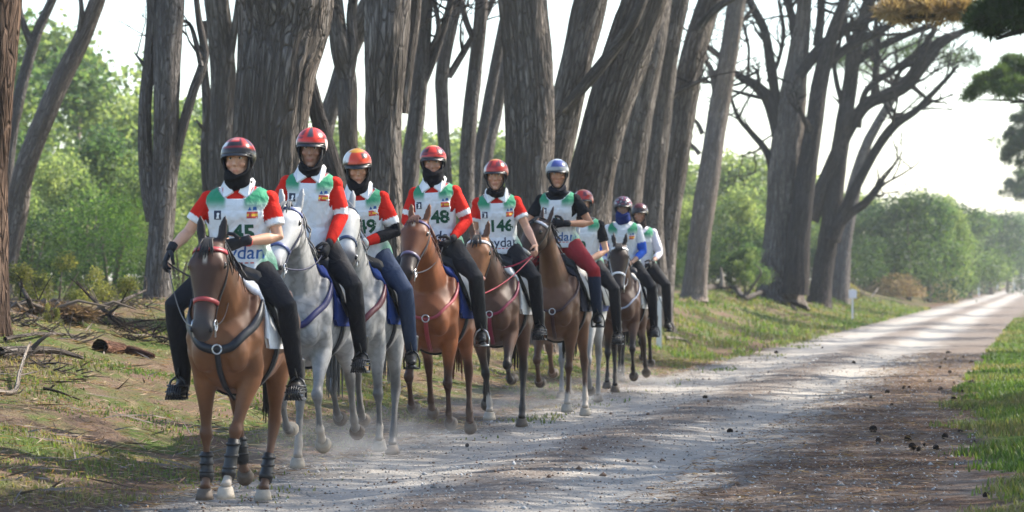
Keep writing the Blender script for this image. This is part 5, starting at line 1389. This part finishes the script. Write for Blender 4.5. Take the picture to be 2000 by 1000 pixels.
RED, WHT, BLACK = (.56, .022, .014), (.75, .74, .74), (.013, .013, .016)
HR_, HD, HW = (.62, .03, .012), (.02, .014, .014), (.62, .60, .58)
def hel1(e, q):
    if e > .75 and abs(q) < 1.0 and e < 1.25: return HR_ if (abs(e - 1.0) > .14 or abs(q) > .5) else (.68, .2, .16)
    if e > .95: return HR_
    if q < -.5 and q > -1.6 and .45 < e < .8: return HW
    if q > .6: return HR_ if e > .3 else HD
    return HD
def hel2(e, q):
    if abs(q) < .20 and e > .45: return (.05, .05, .06)
    if .55 < abs(q) < .85 and .55 < e < 1.1: return (.16, .015, .02)
    if abs(q) > 1.1 and e < .5: return (.62, .5, .5)
    return HR_ if e > .15 else HD
def hel3(e, q):
    if e > .95 and abs(q) < 1.3: return (.72, .33, .03)
    if .45 < q < .85 and .45 < e < .85: return HD
    if q < -.75: return HW if e > .25 and q > -1.7 else HD
    return (.60, .05, .012) if e > .1 else HD
def hel4(e, q):
    if e > 1.1: return (.60, .25, .12)
    if .45 < abs(q) < .95 and .2 < e < .8: return (.08, .012, .02)
    if q < -1.0: return (.5, .4, .4) if e > .7 else (.20, .02, .02)
    return (.52, .03, .015) if e > .1 else HD
def hel5(e, q):
    if e > 1.05: return (.55, .20, .06)
    if q < -.8: return (.60, .52, .50) if e < .9 else HR_
    if .1 < q < .5 and .35 < e < .9: return (.10, .012, .02)
    return (.42, .03, .02) if q < .7 else (.30, .03, .02)
def hel6(e, q):
    if abs(q) < .7 and .35 < e < 1.1: return (.06, .08, .26)
    if e > 1.1: return (.40, .44, .52)
    if e < .35: return (.30, .31, .32)
    return (.42, .45, .50) if q < 0 else (.05, .06, .08)
def hel7(e, q):
    s = math.sin(q * 7 + e * 5) * math.sin(e * 9 - q * 3)
    return (.30, .03, .06) if s > .45 else ((.34, .34, .38) if s < -.6 else (.035, .022, .04))
def hel8(e, q): return (.10, .02, .02) if e > .5 else (.03, .015, .015)

cuff = lambda a, b: [(a, b, WHT)]
R1 = dict(label='leading rider, stocky, red and white shirt, bare forearms, black snood over the chin', helm=hel1, harness=.024, vox=.008, scale=1, girth=1.12, hz=1.60, lean=3, hyaw=-2, hpitch=-3, hroll=2, sleeve=.72, shirt=RED, bands=cuff(.56, .9), num='145', numy=.02, numz=.19, word=True, wordz=.065, gaiter=(.010, .010, .012), gtop=-.060, skin=(0.598, 0.325, 0.208),
          arms={-1: ((.03, -.34, .20), (.22, -.42, .075), (.25, -.22, -.55), (-.5, .5, -.3), (.8, .4, .2), 38), 1: ((.06, .27, .16), (.27, .075, .13), (.15, -.9, -.25), (-.6, 0, -.5), (.4, .1, .9), 60)},
          wrist=[(1, .82, .93, (.50, .03, .04))], sag=.24, rein=.012, reincol=(.03, .02, .02), ankle=(.01, .385, -0.790))
R2 = dict(label='rider in plain-fronted white bib, long red sleeve and black balaclava on the light grey horse', girth=.95, helm=hel2, harness=.042, hz=1.66, lean=3, tilt=-2, hyaw=4, hpitch=4, hroll=-2, sleeve=1.9, shirt=RED, bands=cuff(.78, .96), num=None, gaiter=(.010, .010, .012), gtop=-.085, skin=(0.338, 0.182, 0.124), flag=True,
          arms={-1: ((.04, -.27, .18), (.25, -.14, .06)), 1: ((.03, .24, .17), (.22, .18, -.04))}, ankle=(.01, .385, -0.850), knee=(0.290, .375, -0.340))
R3 = dict(label='rider in bib 149 with orange and yellow helmet, black undersleeve and bare hand', girth=.95, helm=hel3, harness=.036, hz=1.62, lean=9, tilt=3, hyaw=12, hpitch=12, hroll=4, sleeve=1.85, shirt=RED, bands={1: [(.62, .80, WHT), (.80, 1.55, BLACK), (1.55, 1.9, RED)], -1: cuff(.62, .8)}, num='149', numy=.02, numz=0.205, gaiter=(.010, .010, .012), gtop=-.072, skin=(0.546, 0.286, 0.182),
          arms={-1: ((.04, -.27, .18), (.27, -.08, .07)), 1: ((.05, .26, .15), (.27, .02, .05), (.3, -.6, -.6), (-.6, -.2, -.4), (.5, .2, .6), 40)}, gloves={1: 0, -1: 1}, wrist=[(1, .86, .95, (.7, .68, .62))], breech=(.03, .045, .085), ankle=(.01, .385, -0.830), knee=(0.290, .375, -0.320), cage=False)
R4 = dict(label='rider in bib 148 with red shirt, white armband and dark mask on the chestnut horse', girth=.95, helm=hel4, hz=1.70, lean=4, tilt=2, twist=-6, hyaw=6, hpitch=0, sleeve=1.85, shirt=RED, bands=cuff(.66, .82), num='148', numy=0.03, numz=0.205, word=True, wordz=.04, wordmat=M_DARK_INK, gaiter=(.012, .011, .014), gtop=-.035, skin=(0.468, 0.247, 0.163),
          arms={-1: ((.03, -.26, .17), (.25, -.12, .07)), 1: ((.02, .26, .17), (.24, .15, .0), (.5, -.5, -.4), (-.4, -.5, -.4), (.3, .3, .8), 60)}, ankle=(.01, .385, -0.790), knee=(0.320, .375, -0.320), stirmat=M_STEEL, cage=False, breech=(.02, .02, .022))
R5 = dict(label='rider in bib 146, bare forearms, left hand held low and wide', girth=.95, helm=hel5, hz=1.66, lean=6, twist=6, tilt=2, hyaw=2, hpitch=2, sleeve=.66, shirt=RED, bands=cuff(.54, .9), num='146', numy=.03, numz=.205, word=True, wordz=.05, wordmat=M_DARK_INK, gaiter=(.010, .010, .012), gtop=-.108, skin=(0.520, 0.273, 0.176), gloves={1: 0, -1: 0},
          arms={-1: ((.03, -.23, .15), (.26, -.16, .04)), 1: ((.06, .27, .18), (.26, .38, .0), (.5, .1, -.5), (-.3, -.8, -.3), (.2, -.2, 1), 62)}, ankle=(.01, .385, -0.750), knee=(0.330, .375, -0.290), reincol=(.45, .03, .06))
R6 = dict(label='rider with blue and silver helmet, black shirt and red breeches, arms folded on the reins', girth=.95, helm=hel6, hz=1.74, lean=6, twist=-8, hyaw=10, hpitch=2, sleeve=.62, shirt=BLACK, collar=False, bands=[], num='11', numy=-.03, numz=.19, word=True, wordz=.05, wordmat=M_BLUE_INK, gaiter=(.010, .012, .020), gtop=-.108, skin=(0.494, 0.247, 0.150),
          arms={-1: ((.06, -.33, .14), (.27, -.20, .16)), 1: ((.05, .32, .17), (.26, .08, .17), (.1, -.9, .0), (-.6, 0, -.5), (.3, 0, 1), 55)}, gloves={1: 1, -1: 0}, breech=(.30, .025, .03), calf=(.02, .03, .06), ankle=(.01, .385, -0.750), knee=(0.330, .375, -0.300), cage=False, flag=False)
R7 = dict(label='masked rider in blue sleeves and blue snood holding a white crop', helm=hel7, vox=.011, hz=1.62, lean=6, hyaw=0, sleeve=1.6, shirt=(.70, .70, .72), bands=[(.62, 1.6, (.03, .10, .48))], collar=False, num=None, gaiter=(.015, .028, .13), gtop=-.03, skin=(0.260, 0.156, 0.117), badges=True, flag=True,
          arms={-1: ((.05, -.25, .12), (.26, -.22, .0), (.4, 0, -.3), (0, .8, -.3), (.4, 0, 1), 66), 1: ((.05, .25, .12), (.26, .12, -.02))}, gloves={1: 0, -1: 0}, wrist=[(-1, .70, 1.05, (.55, .56, .62))], ankle=(.01, .385, -0.830), knee=(0.290, .375, -0.320), cage=True, gside=.3)
R8 = dict(label='last rider, in dark helmet and white sleeves, half hidden', helm=hel8, vox=.013, hz=1.62, hy=.10, lean=6, hyaw=0, sleeve=1.6, shirt=(.66, .64, .72), bands=[], collar=False, num=None, gaiter=(.02, .015, .015), gtop=-.08, skin=(0.390, 0.208, 0.143), badges=False,
          arms={-1: ((.05, -.25, .14), (.26, -.14, .02)), 1: ((.05, .27, .13), (.26, .18, .0))}, ankle=(.01, .385, -0.830), knee=(0.310, .375, -0.300), cage=False)
R9 = dict(label='rider with red and white cap and bare arms, hidden behind the blue helmet rider', helm=hel5, vox=.013, hz=1.60, hy=.06, lean=6, hyaw=0, sleeve=.66, shirt=BLACK, bands=[], collar=False, num='0', gaiter=(.02, .015, .02), gtop=-.10, skin=(0.598, 0.338, 0.221), gloves={1: 0, -1: 0}, badges=False,
          arms={-1: ((.05, -.25, .14), (.26, -.14, .02)), 1: ((.05, .26, .12), (.28, .0, -.04))}, ankle=(.01, .385, -0.830), knee=(0.290, .375, -0.320), cage=True)
def vented(fn):
    def g(e, q):
        if .50 < e < 1.10 and (abs(abs(q) - .42) < .10 or abs(abs(q) - 1.15) < .13): return (.03, .012, .012)
        if .30 < e < .42 and abs(q) < .9: return (.26, .02, .015)
        return fn(e, q)
    return g
for r_ in (R1, R4, R5): r_['helm'] = vented(r_['helm'])
R2['helm'] = (lambda fn: lambda e, q: (.10, .012, .014) if .30 < e < .50 and abs(q) > .5 else fn(e, q))(R2['helm'])
hs_ = {}
for i, (hsp, rsp) in enumerate(((H1, R1), (H2, R2), (H3, R3), (H4, R4), (H5, R5), (H6, R6), (H7, R7), (H8, R8), (H9, R9))):
    h = build_horse(hsp); build_rider(h, rsp); hs_[i] = h

# the masked rider's white crop
h = hs_[6]; W, d_, pn, u, cl = h.hd[-1]
p0 = V(h.O_) + W + d_.normalized() * .07 + V((0, 0, .06)); p1 = p0 + V((.02, -.02, -.62))
Mr = Matrix.Translation(h.root.location) @ Matrix.Rotation(h.root.rotation_euler.z, 4, 'Z')
a_, b_ = Mr @ (p0 + h.off), Mr @ (p1 + h.off)
rt = empty('riding_crop', a_); tag(rt, 'white riding crop hanging from the masked rider\'s right hand', 'riding crop')
b = MB(); b.tube([V((0, 0, 0)), b_ - a_], [.013, .010], 8); b.build('shaft', M_WPOST, rt)
b = MB(); b.box(b_ - a_, (.02, .006, .04)); b.build('flap', M_WHITE_INK, rt)
# ------------------------------------------------------------------ grass, stones, sticks, cones, signs
def make_grass():
    rng = np.random.RandomState(21)
    def field(n, l0, l1, d0, d1, hmin, hmax, thr, name, green, pw=1.6):
        d = d0 + (d1 - d0) * rng.uniform(0, 1, n) ** pw; l = rng.uniform(l0, l1, n); x = l + SL * d
        px = 1000 + x / d * F; ok = (px > -120) & (px < 2150); d, l, x = d[ok], l[ok], x[ok]
        if l0 > -1.5:
            k_ = l > -1.15 + .95 * np.clip((40 - d) / 20, 0, 1) + .35 * np.sin(d * 1.9) * np.sin(d * .73 + 1) + rng.normal(size=len(d)) * .12; d, l, x = d[k_], l[k_], x[k_]
        nz = np.array([noise.noise(V((a * .8, b * .55, 0))) + .6 * noise.noise(V((a * 2.3, b * 1.6, 5))) for a, b in zip(x, d)])
        ok = nz > thr + rng.uniform(-.22, .22, len(d)); d, l, x, nz = d[ok], l[ok], x[ok], nz[ok]; n = len(d)
        z = ground_z(x, d) - .01
        h_ = rng.uniform(hmin, hmax, n) * (.65 + .6 * np.clip(nz - thr, 0, 1)) * (1 + d / 120)
        a = rng.uniform(0, 2 * np.pi, n); lean = rng.uniform(.1, .75, n) * h_
        wd = rng.uniform(.0025, .005, n) * (1 + d / 22)
        wx, wy = np.cos(a + 1.57) * wd, np.sin(a + 1.57) * wd
        B = np.stack([x, d, z], 1); Mi = B + np.stack([np.cos(a) * lean * .35, np.sin(a) * lean * .35, h_ * .6], 1); Tp = B + np.stack([np.cos(a) * lean, np.sin(a) * lean, h_], 1)
        W = np.stack([wx, wy, np.zeros(n)], 1)
        v = np.stack([B - W, B + W, Mi + W * .75, Mi - W * .75, Tp], 1).reshape(-1, 3)
        i0 = np.arange(n) * 5
        loops = np.stack([i0, i0 + 1, i0 + 2, i0 + 3, i0 + 3, i0 + 2, i0 + 4], 1).ravel()
        me = bpy.data.meshes.new(name)
        me.vertices.add(5 * n); me.vertices.foreach_set('co', v.astype(np.float32).ravel())
        me.loops.add(7 * n); me.loops.foreach_set('vertex_index', loops.astype(np.int32))
        ls = np.stack([np.arange(n) * 7, np.arange(n) * 7 + 4], 1).ravel(); lt = np.tile([4, 3], n)
        me.polygons.add(2 * n); me.polygons.foreach_set('loop_start', ls.astype(np.int32)); me.polygons.foreach_set('loop_total', lt.astype(np.int32))
        me.update(calc_edges=True)
        g = np.array([noise.noise(V((p * .5, q * .35, 9))) for p, q in zip(x, d)])
        mixv = np.clip(green + g * .9 + rng.normal(size=n) * .22, 0, 1)[:, None]
        col = np.array([.22, .18, .09]) * (1 - mixv) + np.array([.085, .145, .03]) * mixv
        col *= rng.uniform(.7, 1.3, (n, 1))
        setcol(me, np.repeat(np.clip(col, 0, 1), 5, 0)); me.materials.append(M_GRASS)
        stuff(link(name, me))
    field(90000, -10.5, -6.1, 17., 60., .015, .055, .07, 'verge_grass', .58)
    field(45000, -15., -9., 19., 75., .02, .07, .14, 'woodland_grass', .55)
    field(36000, -11., -5.9, 55., 150., .04, .11, -.05, 'far_verge_grass', .72, 1.2)
    field(150000, -1.3, 1.6, 17., 110., .025, .085, -.45, 'roadside_grass', .8, 1.7)
    field(5000, -5.9, -5.2, 17., 80., .02, .06, .30, 'sparse_grass', .6)
make_grass()

def make_gravel():
    rng = np.random.RandomState(8)
    n = 15000
    d = 16 + 44 * rng.uniform(0, 1, n) ** 1.7; l = rng.uniform(-6.2, -.7, n); x = l + SL * d
    px = 1000 + x / d * F; ok = (px > -50) & (px < 2050); d, l, x = d[ok], l[ok], x[ok]; n = len(d)
    s = rng.uniform(.004, .014, n) * (1 + (rng.uniform(0, 1, n) > .97) * 1.3)
    z = ground_z(x, d) + s * .2
    oc = np.array([(1, 0, 0), (0, 1, 0), (-1, 0, 0), (0, -1, 0), (0, 0, .75), (0, 0, -.75)], float)
    a = rng.uniform(0, 6.28, n); ca, sa = np.cos(a), np.sin(a)
    sc3 = rng.uniform(.6, 1.3, (n, 6, 1))
    P = oc[None] * sc3 * s[:, None, None]
    Q = np.stack([P[..., 0] * ca[:, None] - P[..., 1] * sa[:, None], P[..., 0] * sa[:, None] + P[..., 1] * ca[:, None], P[..., 2]], -1) + np.stack([x, d, z], 1)[:, None]
    tri = np.array([(0, 1, 4), (1, 2, 4), (2, 3, 4), (3, 0, 4), (1, 0, 5), (2, 1, 5), (3, 2, 5), (0, 3, 5)])
    f = (np.arange(n)[:, None, None] * 6 + tri[None]).reshape(-1)
    me = bpy.data.meshes.new('gravel'); me.vertices.add(6 * n); me.vertices.foreach_set('co', Q.astype(np.float32).ravel())
    me.loops.add(24 * n); me.loops.foreach_set('vertex_index', f.astype(np.int32)); me.polygons.add(8 * n)
    me.polygons.foreach_set('loop_start', np.arange(0, 24 * n, 3, dtype=np.int32)); me.polygons.foreach_set('loop_total', np.full(8 * n, 3, dtype=np.int32)); me.update(calc_edges=True)
    g = rng.uniform(.14, .55, (n, 1)); br = (rng.uniform(0, 1, (n, 1)) > .7)
    setcol(me, np.repeat(np.where(br, np.array([[.16, .105, .075]]), np.array([[1., .98, .95]]) * g), 6, 0))
    me.materials.append(attr_mat('loose_stone', .9, .15)); stuff(link('gravel', me))
make_gravel()

def make_litter():
    rng = np.random.RandomState(17)
    def sticks(name, n, l0, l1, d0, d1, ln, w, cols, mat):
        d = d0 + (d1 - d0) * rng.uniform(0, 1, n) ** 1.5; l = rng.uniform(l0, l1, n); x = l + SL * d
        px = 1000 + x / d * F; ok = (px > -80) & (px < 2080); d, x = d[ok], x[ok]; n = len(d)
        a = rng.uniform(0, 6.28, n); L_ = rng.uniform(.4, 1., n) * ln
        C = np.stack([x, d, ground_z(x, d) + .012 + rng.uniform(0, .03, n)], 1)
        U = np.stack([np.cos(a), np.sin(a), rng.normal(size=n) * .18], 1) * (L_ * .5)[:, None]
        W = np.stack([-np.sin(a), np.cos(a), rng.uniform(.2, 1., n)], 1) * w
        col = np.array(cols)[rng.randint(0, len(cols), n)] * rng.uniform(.7, 1.3, (n, 1))
        stuff(link(name, quads(name, C, U, W, col, mat)))
    sticks('needle_litter', 40000, -15., -5.8, 17., 55., .16, .0035, [(.20, .115, .06), (.28, .17, .10), (.10, .065, .045), (.32, .25, .17)], M_DRYN)
    sticks('road_needles', 9000, -2.9, -.8, 17., 60., .14, .003, [(.20, .115, .07), (.09, .055, .04), (.30, .21, .14)], M_DRYN)
    sticks('fallen_twigs', 1800, -16., -6.6, 18., 60., .7, .008, [(.12, .10, .085), (.20, .17, .145), (.07, .055, .045)], plain('twig', (.13, .105, .085), .9))
make_litter()

M_DEAD = bark_mat('dead_wood', (.20, .17, .15), (.32, .29, .26), (.07, .055, .045), 1.8)
M_DEADD = bark_mat('dark_dead_wood', (.075, .058, .048), (.12, .095, .08), (.02, .015, .012), 1.8)
M_PALEW = bark_mat('bleached_wood', (.42, .37, .31), (.55, .50, .44), (.20, .16, .13), 1.8)
def dead_branch(label, pts, r0, mat, twigs=(), name='dead_branch', cat='branch', dd=None):
    """pts: (px, py, height above the ground)"""
    P = []
    for px, py, hh in pts:
        if dd is None:
            g = ground_at(px, py); P.append(g + V((0, 0, hh)))
        else:
            P.append(at(px, py, dd))
    root = empty(name, P[0]); tag(root, label, cat)
    n = len(P); limb_obj('stem', [limb(P, [r0 * (1 - .7 * i / (n - 1)) for i in range(n)], len(label), 10, .07)], mat, root)
    base = P[0]
    for tw in twigs:
        Q = []
        a = P[tw[0]]
        for dx, dy, dz in tw[1]: Q.append(a + V((dx, dy, dz)))
        Q = [a] + Q; m = len(Q)
        limb_obj('twig', [limb(Q, [r0 * .5 * (1 - .75 * i / (m - 1)) for i in range(m)], tw[0] + len(label), 7, .05)], mat, root)
dead_branch('long pale dead branch lying on the left bank toward the grey pine', [(410, 640, .03), (430, 625, .04), (500, 612, .06)], .03, M_DEAD)
dead_branch('forked dark dead branch in the middle of the left bank', [(240, 642, .03), (212, 628, .07), (175, 606, .16), (150, 598, .3)], .035, M_DEADD, [(1, [(.12, .1, .12), (.22, .1, .3)]), (2, [(-.1, 0, .1), (-.25, .1, .22)]), (0, [(.25, -.05, .05), (.55, -.02, .06), (.9, .05, .03)])])
dead_branch('straight grey dead branch pointing up right by the grey pine', [(200, 612, .05), (250, 604, .12), (285, 592, .18)], .028, M_DEAD, [(2, [(.0, .0, .14), (-.05, .02, .2)])])
dead_branch('dark dead bough rising beside the left edge trunk', [(64, 612, .02), (45, 596, .18), (25, 572, .42), (10, 556, .62)], .03, M_DEADD, [(1, [(-.02, 0, .12)]), (2, [(.12, 0, .05), (.22, 0, -.08)])])
dead_branch('long thin grey branch low across the left bank', [(10, 672, .04), (70, 666, .06), (130, 664, .05), (168, 668, .03)], .022, M_DEAD)
dead_branch('brown bark-covered log left of the leading horse', [(0, 702, .05), (60, 698, .06), (110, 700, .07), (162, 712, .05)], .055, M_DEAD, [(1, [(.1, 0, .1), (.2, .05, .16)])], 'fallen_log', 'log')
dead_branch('reddish rotten log chunk on the left bank', [(195, 690, .05), (240, 694, .07), (300, 706, .05)], .085, bark_mat('rotten_wood', (.20, .09, .055), (.30, .17, .11), (.05, .025, .018), 1.5), (), 'fallen_log', 'log')
dead_branch('bleached crooked stick standing up at the far left', [(-10, 772, .03), (28, 772, .03), (38, 752, .10), (52, 732, .22), (60, 726, .26)], .026, M_PALEW, [(1, [(.03, 0, -.02), (.08, 0, .02)])], 'crooked_stick', 'stick')
dead_branch('short dark stick lying on the grass below the logs', [(84, 765, .02), (110, 775, .03), (160, 790, .02)], .016, M_DEADD)
dead_branch('short pale stick near the leading rider\'s stirrup', [(300, 664, .03), (325, 672, .05), (345, 684, .03)], .018, M_DEADD)
dead_branch('small twiggy branch tangle at the left edge trunk foot', [(110, 598, .03), (75, 606, .1), (40, 604, .14)], .02, M_DEADD, [(1, [(.1, 0, .2), (.2, 0, .35)]), (1, [(-.1, .1, .25)]), (2, [(.0, 0, .2), (-.1, 0, .3)])])
dead_branch('long weathered fallen bough below the gnarled double trunk', [(1366, 572, .1), (1430, 572, .22), (1455, 590, .16), (1500, 580, .22), (1530, 592, .14), (1556, 608, .05)], .11, M_DEAD, [(2, [(.25, 0, .35), (.5, 0, .75), (.35, 0, 1.0)]), (3, [(.4, -.3, .0), (.8, -.4, -.1)])], 'fallen_bough', 'branch')
dead_branch('pale fallen stick on the grass beside the white post', [(1300, 664, .04), (1330, 668, .06), (1350, 676, .03)], .04, M_PALEW)
dead_branch('broken orange-lit branch leaning by the pale upright trunk', [(1672, 582, .03), (1655, 566, .3), (1645, 556, .5)], .05, M_PALEW)
dead_branch('pale snapped branch sticking out of the brush heap', [(1700, 586, .05), (1720, 572, .45), (1736, 560, .8)], .045, M_PALEW)
dead_branch('pale broken stump in the undergrowth right of the last riders', [(1410, 560, 0), (1410, 540, 0), (1408, 522, 0)], .09, M_PALEW, (), 'broken_stump', 'stump', 92.)

def brush_pile(label, px, py, w, hgt, seed, cols):
    g = ground_at(px, py); d = g.y; root = empty('brush_heap', g); tag(root, label, 'brush heap')
    rng = np.random.RandomState(seed); n = 2600
    u = unit(rng, n); C = u * np.array([w * d / F, w * d / F * .5, hgt * d / F]) * (rng.uniform(.2, 1, n) ** .5)[:, None]; C[:, 2] = np.abs(C[:, 2])
    dv = unit(rng, n); dv[:, 2] *= .6; L_ = rng.uniform(.15, .5, n)
    wv = np.cross(dv, unit(rng, n))
    col = np.array(cols)[rng.randint(0, len(cols), n)] * rng.uniform(.7, 1.3, (n, 1))
    link('dry_fronds', quads('dry_fronds', C, dv * (L_ * .5)[:, None], wv * .02, col, M_DRYN), None, root)
    b = MB(); rr = random.Random(seed)
    for k in range(14):
        p = V((rr.uniform(-1, 1) * w * d / F, rr.uniform(-.3, .3), .05)); q = p + V((rr.uniform(-.8, .8), rr.uniform(-.3, .3), rr.uniform(.1, 1.) * hgt * d / F)); b.tube([p, p.lerp(q, .5) + V((0, 0, .1)), q], [.03, .02, .008], 6)
    b.build('sticks', M_TWIGW, root)
DRY = [(.40, .27, .13), (.30, .19, .10), (.50, .37, .20), (.16, .11, .07)]
brush_pile('orange-brown heap of dry brush in front of the big round evergreen', 1750, 580, 62, 48, 1, DRY)
brush_pile('pale dry fern clump right of the orange-brown heap', 1835, 592, 38, 44, 2, [(.50, .40, .27), (.42, .33, .20), (.34, .30, .14)])
brush_pile('greenish dry brush at the foot of the dark branching pine', 1650, 584, 30, 34, 3, [(.30, .27, .10), (.40, .32, .15), (.20, .20, .07)])
brush_pile('brown needle heap by the left edge trunk', 100, 618, 85, 16, 4, [(.12, .075, .05), (.20, .13, .085), (.08, .055, .04)])

def tangle(label, px, py, w, hgt, n, seed, mat):
    g = ground_at(px, py); root = empty('stick_tangle', g); tag(root, label, 'brush heap'); rr = random.Random(seed); W_ = w * g.y / F; H_ = hgt * g.y / F; L_ = []
    for k in range(n):
        x, y = rr.uniform(-1, 1) * W_, rr.uniform(-.5, .5) * W_; p = g + V((x, y, gz(g.x + x, g.y + y) - g.z + .02)); a = rr.choice((0, math.pi)) + rr.gauss(0, .7); ln = rr.uniform(.25, .8) * W_
        e1 = p + V((math.cos(a) * ln * .5, math.sin(a) * ln * .3, rr.uniform(.0, .6) * H_)); e2 = e1 + V((math.cos(a + rr.gauss(0, .5)) * ln * .5, math.sin(a) * ln * .3, rr.uniform(-.4, .8) * H_)); r_ = rr.uniform(.004, .011)
        L_.append(limb([p, e1, e2], [r_, r_ * .75, r_ * .3], seed + k, 6, .06, 0, .12))
        if rr.random() < .6: L_.append(limb([e1, e1 + V((rr.gauss(0, .12), rr.gauss(0, .08), rr.uniform(.03, .22)))], [r_ * .5, r_ * .2], k, 5, .05, 0, .1))
    stuff(limb_obj('sticks', L_, mat, root))
tangle('grey tangle of dead sticks at the foot of the left edge trunk', 60, 640, 95, 26, 46, 1, M_DEAD)
tangle('dark tangle of broken twigs in the middle of the left bank', 215, 640, 90, 30, 44, 2, M_DEADD)
tangle('low tangle of grey sticks beside the bark-covered log', 70, 715, 95, 16, 40, 3, M_DEAD)
tangle('thin dark twigs scattered left of the leading horse', 300, 675, 60, 18, 26, 4, M_DEADD)
tangle('grey twigs at the foot of the straight grey pine', 270, 604, 60, 18, 26, 5, M_DEAD)
tangle('bleached twigs around the long weathered fallen bough', 1480, 602, 90, 18, 34, 6, M_DEAD)
tangle('mixed sticks under the dark branching pine', 1690, 588, 70, 30, 34, 7, M_PALEW)
# pine cones on the road: a core with whorls of woody scales
def cone_mesh():
    b = MB(); b.ell((0, 0, .045), (.030, .030, .045), None, 8, 6)
    for j in range(7):
        z = .012 + j * .012; r = .034 * math.sin(math.pi * (.18 + .72 * (j / 7))) + .006
        for k in range(8):
            a = 2 * math.pi * (k + .5 * (j % 2)) / 8; c, s = math.cos(a), math.sin(a)
            p = V((c * r * .8, s * r * .8, z)); t = V((-s, c, 0)); o = V((c * .85, s * .85, .5))
            q = p + o * .014
            b.add([p - t * .009, p + t * .009, q + t * .010, q - t * .010, p + o * .006 - V((0, 0, .008)), q + o * .004 + V((0, 0, .005))], [(0, 1, 2, 3), (0, 4, 1), (3, 2, 5), (0, 3, 4), (1, 4, 2), (2, 4, 3)])
    return b.mesh('pine_cone', False)
CONE = cone_mesh(); CONE.materials.append(plain('cone_scale', (.028, .02, .016), .8, .2, 0, .3, 60))
for i, (px, py) in enumerate([(1512, 690), (1604, 680), (1848, 690), (1849, 704), (1880, 700), (1898, 710), (1833, 720), (1853, 730), (1878, 738), (1892, 740), (1902, 737), (1815, 748), (1763, 760), (1778, 760), (1864, 750), (1890, 755), (1880, 768), (1728, 768),
                             (1698, 778), (1838, 762), (1865, 783), (1742, 794), (1706, 845), (1769, 862), (1772, 860), (1870, 846), (1849, 858), (1790, 882), (1803, 874), (1822, 881), (1720, 866), (1905, 868), (915, 876), (1372, 779), (1430, 846), (1670, 710), (1930, 970), (1788, 880)]):
    o = link('pine_cone', CONE); p = ground_at(px, py); r = random.Random(i); s = r.uniform(.28, .66) * (1 + p.y / 90)
    o.location = p + V((0, 0, .018)); o.rotation_euler = (r.uniform(1.0, 2.0), r.uniform(-.5, .5), r.uniform(0, 6.28)); o.scale = (s, s, s * r.uniform(.55, 1.1))
    tag(o, 'dark fallen pine cone lying on the gravel road', 'pine cone', 'pine cones on the road')

# white marker posts and the small sign
def post(label, px, py, hgt, w=.035, plate=None, name='marker_post'):
    g = ground_at(px, py); root = empty(name, g); tag(root, label, 'post' if not plate else 'sign')
    b = MB(); h_ = hgt * g.y / F; b.box((0, 0, h_ / 2 - .05), (w, w * .7, h_ / 2 + .05)); b.ell((0, 0, h_), (w, w * .7, w * .5)); b.build('post', M_WPOST, root, False)
    if plate:
        b = MB(); b.box((0, -w - .012, h_ - .16), (plate, .012, .15)); b.build('plate', M_WPOST, root, False)
        b = MB(); b.box((0, -w - .027, h_ - .16), (plate * .86, .004, .125)); b.build('sign_face', plain('sign_face', (.70, .70, .76), .5), root, False)
post('small white plate on a thin white stake at the road edge', 1665, 626, 60, .035, .14, 'sign_post')
post('white marker post right behind the last horse', 1287, 682, 100, .05)
post('distant white marker post beside the bright road', 1912, 578, 24, .07)
post('farther white marker post, second along the far verge', 1928, 572, 20, .07)
post('tiny white marker post, third along the far verge', 1948, 568, 18, .08)
post('tiniest white marker post near the road vanishing point', 1981, 566, 16, .10)

# air: pale haze round the camera and the whole scene
def haze(dens):
    me = bpy.data.meshes.new('haze'); x0, x1, y0, y1, z0, z1 = -160., 320., -14., 1100., -1.5, 26.
    me.from_pydata([(x, y, z) for x in (x0, x1) for y in (y0, y1) for z in (z0, z1)], [], [(0, 1, 3, 2), (4, 6, 7, 5), (0, 4, 5, 1), (2, 3, 7, 6), (0, 2, 6, 4), (1, 5, 7, 3)])
    t = NT('haze_air'); t.t.links.new(t.n('VolumePrincipled', {'Color': (.92, .96, 1.0), 'Density': dens, 'Anisotropy': .35}).outputs[0], t.out.inputs['Volume'])
    me.materials.append(t.m); stuff(link('haze', me))
haze(.00035)

# dust kicked up by the hooves
def dust_mat():
    t = NT('road_dust'); o = t.obj()
    n = t.mrange(t.noise(o, 3.2, 3, .6), .38, .75)
    r = t.n('VectorMath', {0: o}, operation='LENGTH').outputs['Value']
    dn = t.math('MULTIPLY', t.math('MULTIPLY', n, t.mrange(r, 1.0, .15)), 1.1)
    t.t.links.new(t.n('VolumePrincipled', {'Color': (.80, .77, .74), 'Density': dn, 'Anisotropy': .2}).outputs[0], t.out.inputs['Volume'])
    return t.m
M_DUST = dust_mat()
for px, py, w, hh in ((640, 925, .9, .38), (770, 885, .9, .34), (960, 822, .9, .30), (1090, 800, .9, .28), (1235, 765, 1.0, .3)):
    g = ground_at(px, py); b = MB(); b.ell((0, 0, 0), (1, 1, 1), None, 20, 12)
    o = b.build('dust_puff', M_DUST); o.location = g + V((0, .5, hh * .35)); o.scale = (w, 1.1, hh); stuff(o)
